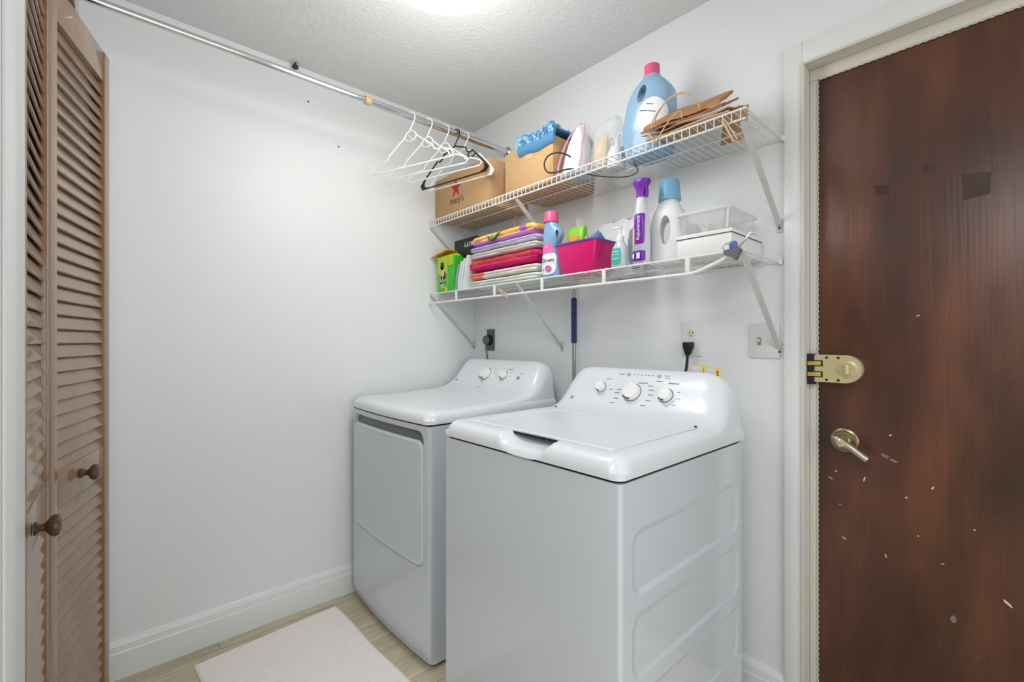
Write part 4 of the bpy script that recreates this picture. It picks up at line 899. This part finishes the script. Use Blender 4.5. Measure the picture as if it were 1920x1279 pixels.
def towel_mat(name, stops, rib=0):
    m = bpy.data.materials.new(name); m.use_nodes = True; nt = m.node_tree; N = nt.nodes; L = nt.links; b = N['Principled BSDF']; b.inputs['Roughness'].default_value = 0.95
    tc = N.new('ShaderNodeTexCoord'); n = N.new('ShaderNodeTexNoise'); n.inputs['Scale'].default_value = 5; n.inputs['Detail'].default_value = 3; L.new(tc.outputs['Object'], n.inputs['Vector'])
    mp = N.new('ShaderNodeMapping'); mp.inputs['Scale'].default_value = (1.4, 3, 9); L.new(tc.outputs['Object'], mp.inputs['Vector']); L.new(mp.outputs['Vector'], n.inputs['Vector'])
    cr = N.new('ShaderNodeValToRGB'); cr.color_ramp.interpolation = 'EASE'; e = cr.color_ramp.elements
    e[0].position = stops[0][0]; e[0].color = lin(stops[0][1])+(1,); e[1].position = stops[-1][0]; e[1].color = lin(stops[-1][1])+(1,)
    for p, c in stops[1:-1]: k = e.new(p); k.color = lin(c)+(1,)
    L.new(n.outputs['Fac'], cr.inputs[0]); L.new(cr.outputs['Color'], b.inputs['Base Color'])
    n2 = N.new('ShaderNodeTexNoise'); n2.inputs['Scale'].default_value = 220; L.new(tc.outputs['Object'], n2.inputs['Vector'])
    bp = N.new('ShaderNodeBump'); bp.inputs['Strength'].default_value = 0.5; bp.inputs['Distance'].default_value = 0.004; L.new(n2.outputs['Fac'], bp.inputs['Height'])
    if rib:
        wv = N.new('ShaderNodeTexWave'); wv.inputs['Scale'].default_value = rib; wv.inputs['Distortion'].default_value = 1; m2 = N.new('ShaderNodeMapping'); m2.inputs['Rotation'].default_value = (0, 0.6, 0); L.new(tc.outputs['Object'], m2.inputs['Vector']); L.new(m2.outputs['Vector'], wv.inputs['Vector'])
        b2_ = N.new('ShaderNodeBump'); b2_.inputs['Strength'].default_value = 0.8; b2_.inputs['Distance'].default_value = 0.006; L.new(wv.outputs['Fac'], b2_.inputs['Height']); L.new(b2_.outputs['Normal'], bp.inputs['Normal'])
    L.new(bp.outputs['Normal'], b.inputs['Normal']); return m
def towel(label, x0, x1, y0, y1, z0, z1, m, seed, folds=1, lsag=0.0, rsag=0.0, arch=0.0, pick=None):
    bm = bmesh.new(); rings = []; nx = 46
    for i in range(nx+1):
        u = 0.5-0.5*math.cos(PI*i/nx); x = x0+(x1-x0)*u; e = min(u, 1-u)*(x1-x0); er = (z1-z0)*0.5; k = math.sqrt(max(0.03, 1-max(0, 1-e/er)**2))
        dzc = -lsag*(1-u)**2-rsag*u**3+arch*math.sin(PI*u); zc = (z0+z1)/2+dzc; h = (z1-z0)/2*k; ring = []
        for j in range(44):
            a = 2*PI*j/44; c, s_ = math.cos(a), math.sin(a)
            yy = math.copysign(abs(c)**0.45, c); zz = math.copysign(abs(s_)**0.6, s_)
            notch = 0
            if c < 0:
                for q in range(1, folds+1):
                    zq = -1+2*q/(folds+1); notch = max(notch, 0.010*max(0, 1-abs(zz-zq)/0.16))
            wr = 0.0035*noise.noise(Vector((x*14+seed, zz*2.5, seed)))+0.002*noise.noise(Vector((x*40, zz*4, seed)))
            ring.append((x+0.0*zz, (y0+y1)/2+yy*((y1-y0)/2+wr)*(0.9+0.1*k)+(notch if c < 0 else 0), zc+h*zz+0.003*noise.noise(Vector((x*9, yy*2, seed)))*abs(zz)))
        rings.append(ring)
    loft(bm, rings)
    if pick:
        for f in bm.faces: c_ = f.calc_center_median(); f.material_index = pick((c_.x-x0)/(x1-x0), (c_.z-z0)/(z1-z0), (c_.y-y0)/(y1-y0))
    return tag(obj('folded_towel', bm, m, ang=80), label, 'towel', 'folded towels piled on the lower shelf')
mint = towel_mat('towel_mint', [(0.3, (204, 220, 206)), (0.55, (230, 234, 226)), (0.75, (196, 224, 190))])
coral = towel_mat('towel_coral', [(0.3, (240, 122, 98)), (0.7, (244, 142, 116))])
cream = towel_mat('towel_cream', [(0.35, (226, 216, 226)), (0.52, (234, 226, 214)), (0.7, (228, 226, 230))])
hot = towel_mat('towel_hot_red', [(0.35, (226, 56, 84)), (0.65, (238, 84, 98))], rib=30)
hotp = towel_mat('towel_hot_pink', [(0.35, (206, 10, 130)), (0.65, (224, 30, 110))], rib=30)
pale = towel_mat('towel_pale', [(0.3, (206, 212, 222)), (0.5, (226, 222, 214)), (0.75, (224, 214, 204))])
lav = towel_mat('towel_lavender', [(0.3, (206, 194, 224)), (0.6, (216, 208, 232)), (0.8, (200, 208, 230))])
lavd = towel_mat('towel_purple', [(0.3, (176, 110, 190)), (0.8, (198, 128, 200))])
yel = towel_mat('towel_yellow', [(0.35, (244, 160, 60)), (0.47, (246, 208, 120)), (0.62, (246, 216, 132)), (0.72, (240, 140, 40))])
TY0, TY1 = -0.286, -0.03
towel('pale mint towel at the bottom of the pile', 0.338, 0.822, TY0, TY1, ZL+0.001, 1.498, mint, 1, 1)
towel('coral and cream towel second from the bottom', 0.342, 0.815, TY0+0.004, TY1, 1.4985, 1.538, [cream, coral], 2, 1, pick=lambda u, w, v: 1 if u < 0.2+0.05*w and w < 0.9 else 0)
towel('hot pink ribbed towel in the middle of the pile', 0.338, 0.822, TY0-0.002, TY1, 1.5385, 1.599, [hot, hotp], 3, 1, arch=0.001, pick=lambda u, w, v: 1 if w < 0.36 or u > 0.9 else 0)
towel('pale grey-cream towel lying on the hot pink one', 0.346, 0.812, TY0+0.002, -0.08, 1.5995, 1.6335, pale, 4, 1)
towel('lavender towel just under the brightly printed one', 0.348, 0.812, TY0+0.001, -0.12, 1.6335, 1.661, lav, 5, 1)
tt = towel('orange, yellow and purple printed towel on top of the pile', 0.358, 0.800, TY0+0.002, -0.178, 1.6615, 1.712, [yel, lavd], 6, 1, pick=lambda u, w, v: 1 if w < 0.42 or 0.80 < u < 0.88 else 0)
bm = bmesh.new(); tube(bm, catmull([(0.495, -0.288, 1.694), (0.515, -0.291, 1.676), (0.545, -0.291, 1.670), (0.565, -0.289, 1.692), (0.60, -0.272, 1.710)], 5), 0.0028, 6); tube(bm, catmull([(0.520, -0.286, 1.694), (0.545, -0.290, 1.683), (0.565, -0.276, 1.706)], 4), 0.006, 6, mi=1)
c_ = obj('printed_drawing', bm, [pugd, mat('print_green', (110, 180, 120), 0.8)], None)
ORG_ = c_.location.copy(); c_.parent = tt; c_.location = ORG_-tt.location

# softener bottle
BY = -0.258
t = thing('softener_bottle', 'blue softener bottle with pink cap and rose label beside the pink basket', 'bottle', (0.885, BY, ZL))
rows = [(ZL+0.001, 0.842, 0.930, 0.024), (ZL+0.010, 0.836, 0.936, 0.029), (1.53, 0.838, 0.930, 0.030), (1.585, 0.842, 0.918, 0.028), (1.625, 0.836, 0.926, 0.028), (1.648, 0.838, 0.945, 0.026), (1.665, 0.842, 0.940, 0.025), (1.682, 0.848, 0.915, 0.025), (1.692, 0.852, 0.905, 0.024)]
rows = [(ZL+0.001, 0.842, 0.928, 0.024), (ZL+0.010, 0.836, 0.934, 0.029), (1.53, 0.838, 0.928, 0.030), (1.575, 0.842, 0.918, 0.028), (1.605, 0.841, 0.926, 0.028), (1.630, 0.840, 0.941, 0.028), (1.655, 0.842, 0.934, 0.026), (1.675, 0.847, 0.914, 0.025), (1.692, 0.852, 0.903, 0.024)]
ri = [(p.x, p.y, p.z, d.x) for p, d in zip(catmull([(z, a, b) for z, a, b, d in rows], 5), catmull([(d, 0, 0) for z, a, b, d in rows], 5))]
bm = bottle_body(rows, BY, 2.3); bm = carve(bm, ell(0.917, 1.630, 0.0085, 0.020, BY-0.1, BY+0.1, -10, flare=1.5, shear=0.6)); obj('bottle_body', bm, mat('softener_blue', (132, 170, 208), 0.28, coat=0.2), t, ang=50)
bm = bmesh.new(); cap_lathe(bm, 0.8775, BY, 1.691, 0.0305, 0.027, 0.044, 1); obj('cap', bm, pinkcap, t)
lb = decal('front_label', labelw, ri, BY, 0.884, 1.516, 0.040, 0.044, t, shape=4)
decal('pink_flash', labelpink, ri, BY, 0.880, 1.580, 0.030, 0.022, t, shape=3)
text('label_lettering', 'Downy', 0.023, T(0.890, BY-0.0318, 1.530) @ FRONT, mat('label_ink', (70, 70, 90), 0.5), lb)
text('size_lettering', '7+1', 0.013, T(0.878, BY-0.0305, 1.585) @ FRONT, labelw, lb)
bm = bmesh.new()
for k in range(3): tube(bm, [(0.890+(0.016-0.005*k)*math.cos(a), BY-0.0322, 1.496+(0.012-0.004*k)*math.sin(a)) for a in [2*PI*i/20 for i in range(20)]], 0.0018, 5, closed=True)
lathe(bm, [(0.004, -0.001), (0.004, 0.0012)], 12, M=T(0.862, BY-0.031, 1.494) @ rot('X', 90)); obj('rose_print', bm, labelpink, lb)

# pink basket and its contents
t = thing('plastic_basket', 'magenta plastic basket with a purple rim on the lower shelf', 'basket', (1.02, -0.21, ZL))
bm = bmesh.new()
loft(bm, [rr(0.956, 1.104, -0.276, -0.170, 0.012, ZL+0.001), rr(0.948, 1.110, -0.282, -0.160, 0.013, ZL+0.012), rr(0.926, 1.128, -0.290, -0.140, 0.015, 1.580), rr(0.929, 1.125, -0.287, -0.143, 0.013, 1.580), rr(0.950, 1.107, -0.278, -0.163, 0.012, ZL+0.015)]); obj('tub', bm, magenta, t, ang=50)
bm = bmesh.new(); tube(bm, rr(0.9255, 1.1285, -0.2905, -0.1395, 0.015, 1.582), 0.0042, 8, closed=True); obj('rim', bm, purplerim, t)
t = thing('scrubber_packet', 'bright green packet with an orange emblem standing in the basket', 'packet', (0.981, -0.215, 1.48))
bm = bmesh.new(); loft(bm, [se(0.981, -0.215, 0.040, 0.020, 1.480, 4), se(0.981, -0.215, 0.041, 0.022, 1.60, 4), se(0.981, -0.213, 0.042, 0.020, 1.645, 4), se(0.981, -0.211, 0.040, 0.008, 1.660, 5)]); obj('packet_body', bm, mat('packet_green', (132, 206, 50), 0.3), t)
bm = bmesh.new(); prism(bm, [(0.981+0.026*math.cos(a), 1.612+0.014*math.sin(a)+0.003*math.cos(a)) for a in [2*PI*k/24 for k in range(24)]], -0.2378, -0.236); obj('emblem', bm, mat('emblem_orange', (244, 160, 70), 0.4), t)
def cloth(name, label, cx, cy, z0, rx, ry, h, seed, m, cat='cloth'):
    bm = bmesh.new(); bmesh.ops.create_icosphere(bm, subdivisions=4, radius=1)
    for v in bm.verts:
        n_ = v.co.normalized(); k = 1+0.22*noise.noise(n_*2.2+Vector((seed, 0, 0)))+0.12*noise.noise(n_*6+Vector((0, seed, 0)))
        v.co = Vector((cx+n_.x*rx*k, cy+n_.y*ry*k, z0+h/2+n_.z*h/2*(k if n_.z > 0 else 1)))
    return tag(obj(name, bm, m, ang=80), label, cat)
cloth('denim_cloth', 'blue denim cloth sticking out of the right side of the basket', 1.074, -0.205, 1.479, 0.030, 0.036, 0.146, 2, denim)
cloth('striped_cloth', 'pale purple-grey cloth in the basket behind the green packet', 1.030, -0.212, 1.479, 0.020, 0.040, 0.133, 5, mat('cloth_lilac', (176, 170, 190), 0.9, var=0.2, vscale=40))
bag('plastic_bag', 'white translucent plastic bag bulging behind the basket', 1.085, -0.075, ZL+0.001, 0.21, 0.11, 0.225, 21, mat('bag_white', (238, 240, 243), 0.3, alpha=0.88, bump=0.6, bscale=18), 'plastic bag', ntop=0.9)
cloth('grey_cloth', 'blue-grey cloth heaped behind the pump bottle', 1.222, -0.165, ZL+0.001, 0.027, 0.036, 0.170, 9, greycloth)
bm = bmesh.new(); bx(bm, 0.905, 0.935, -0.14, -0.10, ZL+0.001, 1.72, bev=0.008, seg=3); tag(obj('clear_bottle', bm, clearp), 'small clear container just behind the green packet', 'container')

# pump bottle
t = thing('pump_soap_bottle', 'clear pump soap bottle with a teal label beside the basket', 'bottle', (1.222, -0.265, ZL))
rows = [(ZL+0.001, 1.196, 1.250, 0.020), (ZL+0.008, 1.192, 1.254, 0.023), (1.515, 1.192, 1.254, 0.023), (1.535, 1.198, 1.249, 0.020), (1.552, 1.208, 1.239, 0.014), (1.558, 1.210, 1.237, 0.0125)]
ri = [(p.x, p.y, p.z, d.x) for p, d in zip(catmull([(z, a, b) for z, a, b, d in rows], 5), catmull([(d, 0, 0) for z, a, b, d in rows], 5))]
bm = bottle_body(rows, -0.268, 2.4); obj('bottle_body', bm, pumpclear, t, ang=50)
lb = decal('front_label', teal, ri, -0.268, 1.222, 1.500, 0.019, 0.030, t, shape=5)
bm = bmesh.new()
for z in (1.515, 1.505, 1.49): bx(bm, 1.208, 1.236, -0.2935, -0.2925, z, z+0.0025)
obj('label_print', bm, labelw, lb)
bm = bmesh.new(); lathe(bm, [(0.014, 1.556), (0.014, 1.572), (0.008, 1.578), (0.0045, 1.58), (0.0045, 1.600), (0.008, 1.602), (0.009, 1.609), (0.004, 1.610)], 24, M=T(1.2235, -0.268, 0))
tube(bm, [(1.2235, -0.268, 1.606), (1.205, -0.274, 1.606), (1.199, -0.276, 1.602)], 0.0035, 8); obj('pump_head', bm, whitep, t)

# spray bottle
t = thing('spray_cleaner', 'slim cleaner bottle with purple trigger head and purple label', 'spray bottle', (1.3180, -0.25, ZL))
SY = -0.272
rows = [(ZL+0.001, 1.2850, 1.3410, 0.0235), (ZL+0.008, 1.2830, 1.3430, 0.024), (1.58, 1.2830, 1.3430, 0.024), (1.62, 1.2860, 1.3390, 0.0235), (1.655, 1.2920, 1.3330, 0.020), (1.680, 1.2950, 1.3290, 0.016), (1.692, 1.2960, 1.3280, 0.015)]
ri = [(p.x, p.y, p.z, d.x) for p, d in zip(catmull([(z, a, b) for z, a, b, d in rows], 5), catmull([(d, 0, 0) for z, a, b, d in rows], 5))]
bm = bottle_body(rows, SY, 2.1); obj('bottle_body', bm, mat('spray_white', (216, 216, 222), 0.3), t, ang=50)
sl = decal('silver_label', silverl, ri, SY, 1.3150, 1.530, 0.0255, 0.066, t, shape=8)
pl = decal('purple_label', purple, ri, SY, 1.3185, 1.580, 0.0185, 0.052, t, shape=8, off=0.002)
pl2 = decal('purple_label', purple, ri, SY, 1.3150, 1.488, 0.024, 0.018, t, shape=8, off=0.002)
decal('yellow_flash', yellow, ri, SY, 1.2975, 1.555, 0.004, 0.030, t, shape=6, off=0.0024)
text('label_lettering', 'Rejuvenate', 0.0185, T(1.3195, SY-0.0315, 1.580) @ FRONT @ rot('Z', 90), labelw, pl, shear=0.2)
bm = bmesh.new(); bx(bm, 1.3130, 1.3250, SY-0.0312, SY-0.0304, 1.478, 1.498); bx(bm, 1.2960, 1.3020, SY-0.0290, SY-0.0282, 1.480, 1.496); obj('label_print', bm, labelw, pl2)
bm = bmesh.new(); loft(bm, [se(1.3130, SY, 0.0165, 0.016, 1.690, 2.4, 28), se(1.3130, SY, 0.0165, 0.016, 1.712, 2.4, 28), se(1.3130, SY, 0.019, 0.018, 1.722, 2.4, 28), se(1.3140, SY, 0.030, 0.022, 1.738, 2.4, 28), se(1.3150, SY, 0.031, 0.023, 1.746, 2.4, 28), se(1.3150, SY, 0.026, 0.02, 1.751, 2.4, 28)]); hd = obj('spray_head', bm, purple, t)
bm = bmesh.new(); tube(bm, catmull([(1.3310, SY-0.006, 1.732), (1.3390, SY-0.008, 1.715), (1.3400, SY-0.008, 1.698), (1.3370, SY-0.008, 1.685)], 5), 0.0048, 8); obj('trigger', bm, purple, hd)

# white jug with blue cap
WY = -0.19
t = thing('detergent_jug', 'white detergent jug with a blue cap and side handle on the lower shelf', 'bottle', (1.375, WY, ZL))
rows = [(ZL+0.001, 1.316, 1.432, 0.046), (ZL+0.012, 1.306, 1.440, 0.051), (1.54, 1.303, 1.442, 0.051), (1.595, 1.306, 1.438, 0.050), (1.635, 1.318, 1.424, 0.048), (1.662, 1.334, 1.408, 0.038), (1.678, 1.343, 1.400, 0.030), (1.688, 1.346, 1.397, 0.027)]
ri = [(p.x, p.y, p.z, d.x) for p, d in zip(catmull([(z, a, b) for z, a, b, d in rows], 5), catmull([(d, 0, 0) for z, a, b, d in rows], 5))]
bm = bottle_body(rows, WY, 2.5); bm = carve(bm, ell(1.362, 1.573, 0.019, 0.047, WY-0.1, WY+0.1, 0, flare=1.4, shear=0.4)); obj('jug_body', bm, jugw, t, ang=50)
bm = bmesh.new(); cap_lathe(bm, 1.3715, WY, 1.682, 0.0375, 0.031, 0.070, 1); obj('cap', bm, bluecap, t)

# white box, clear bin
t = thing('white_storage_box', 'flat white lidded box at the right end of the lower shelf', 'storage box', (1.525, -0.145, ZL))
bm = bmesh.new(); bx(bm, 1.437, 1.609, -0.262, -0.030, ZL+0.001, 1.524, bev=0.002); obj('box_base', bm, whitep, t)
bm = bmesh.new(); bx(bm, 1.434, 1.612, -0.265, -0.027, 1.5245, 1.536, bev=0.0015); obj('box_lid', bm, whitep, t)
bm = bmesh.new(); bx(bm, 1.435, 1.611, -0.264, -0.028, 1.5232, 1.5248); obj('lid_gap', bm, dark, t)
t = thing('clear_plastic_bin', 'clear plastic bin with a lid standing on the white box', 'storage bin', (1.52, -0.15, 1.536))
bm = bmesh.new(); loft(bm, [rr(1.448, 1.588, -0.252, -0.045, 0.014, 1.5375), rr(1.438, 1.598, -0.260, -0.038, 0.018, 1.598), rr(1.440, 1.596, -0.258, -0.040, 0.016, 1.598), rr(1.450, 1.586, -0.250, -0.047, 0.012, 1.5395)]); obj('bin_tub', bm, clearbin, t)
bm = bmesh.new(); loft(bm, [rr(1.434, 1.602, -0.264, -0.034, 0.018, 1.598), rr(1.434, 1.602, -0.264, -0.034, 0.018, 1.605), rr(1.440, 1.596, -0.258, -0.040, 0.016, 1.613), rr(1.450, 1.586, -0.248, -0.050, 0.016, 1.613)]); obj('bin_lid', bm, clearbin, t)
bm = bmesh.new(); tube(bm, [(1.594, -0.256, 1.54), (1.598, -0.259, 1.598)], 0.003, 8); tube(bm, rr(1.434, 1.602, -0.264, -0.034, 0.018, 1.602), 0.002, 6, closed=True); obj('bin_edges', bm, mat('bin_edge', (240, 242, 243), 0.2, alpha=0.8), t)
cloth('pink_bundle', 'pale pink cloth bundle inside the clear bin', 1.535, -0.14, 1.542, 0.040, 0.07, 0.044, 13, mat('cloth_pink', (222, 200, 192), 0.8))
cloth('grey_bundle', 'small blue-grey bundle at the left inside the clear bin', 1.467, -0.20, 1.542, 0.014, 0.03, 0.04, 15, greycloth)

# spring clip on the shelf corner
t = thing('spring_clip', 'grey spring clip with a blue knob on the right front corner of the lower shelf', 'clip', (1.640, -0.315, ZL-0.03))
bm = bmesh.new(); prism(bm, [(1.612, ZL-0.004), (1.652, ZL+0.002), (1.660, ZL-0.006), (1.645, ZL-0.035), (1.630, ZL-0.022), (1.614, ZL-0.016)], -0.326, -0.310)
obj('clip_jaw', bm, mat('clip_grey', (104, 108, 114), 0.4), t)
bm = bmesh.new(); loft(bm, [se(1.637, -0.318, 0.010, 0.008, ZL+0.001, 2, 16), se(1.637, -0.318, 0.012, 0.010, ZL+0.012, 2, 16), se(1.637, -0.318, 0.008, 0.007, ZL+0.020, 2, 16)])
obj('blue_knob', bm, mat('clip_blue', (74, 112, 190), 0.4), t)
bm = bmesh.new(); tube(bm, catmull([(1.650, -0.318, ZL), (1.668, -0.316, ZL+0.020), (1.680, -0.31, ZL+0.038), (1.690, -0.305, ZL+0.036)], 5), 0.003, 8, mi=0)
tube(bm, catmull([(1.612, -0.318, ZL+0.0), (1.606, -0.318, ZL+0.010), (1.616, -0.318, ZL+0.016), (1.636, -0.33, ZL+0.012)], 5), 0.002, 8); obj('wire_handle', bm, chrome_dull, t)

# mop pole hanging from the lower shelf
t = thing('hanging_pole', 'thin pole with a navy grip hanging between the dryer and the washer', 'pole', (0.819, -0.045, 0.3))
bm = bmesh.new(); tube(bm, [(0.819, -0.045, 0.3), (0.819, -0.045, 1.195)], 0.0085, 16); obj('steel_tube', bm, steelpole, t)
bm = bmesh.new(); lathe(bm, [(0.0115, 1.19), (0.0125, 1.195)]+[(0.0125+(0.0007 if k % 2 else -0.0003), 1.198+0.006*k) for k in range(32)]+[(0.012, 1.392), (0.006, 1.398)], 20, M=T(0.819, -0.045, 0)); obj('grip', bm, navy, t)
bm = bmesh.new(); tube(bm, [(0.819+0.008*math.cos(a), -0.045, 1.412+0.022*math.sin(a)) for a in [2*PI*k/20 for k in range(20)]], 0.0016, 6, closed=True); obj('hang_loop', bm, greyp, t)
# paper strip behind the washer console
t = thing('caution_strip', 'yellow and white warning label strip standing behind the washer console', 'label strip', (1.475, -0.145, 1.07))
bm = bmesh.new()
def stripf(u, v):
    x = 1.424+0.103*u; return (x, -0.1435+0.010*u*u, 1.082+0.036*v-0.012*u*u)
V = [[bm.verts.new(stripf(i/60, j/12)) for j in range(13)] for i in range(61)]
for i in range(60):
    for j in range(12):
        f = bm.faces.new((V[i][j], V[i+1][j], V[i+1][j+1], V[i][j+1])); u = i/60
        f.material_index = 2 if (j in (4, 5, 7, 8) and (0.40 < u < 0.43 or 0.83 < u < 0.87)) else 1 if (j == 11 or 0.37 < u < 0.46 or 0.79 < u < 0.91 or u < 0.02 or u > 0.97) else 0
ext = bmesh.ops.extrude_face_region(bm, geom=bm.faces[:]); bmesh.ops.translate(bm, verts=[v for v in ext['geom'] if isinstance(v, bmesh.types.BMVert)], vec=(0, 0.0006, 0))
obj('strip', bm, [mat('strip_grey', (214, 210, 214), 0.5), peach, dark], t)
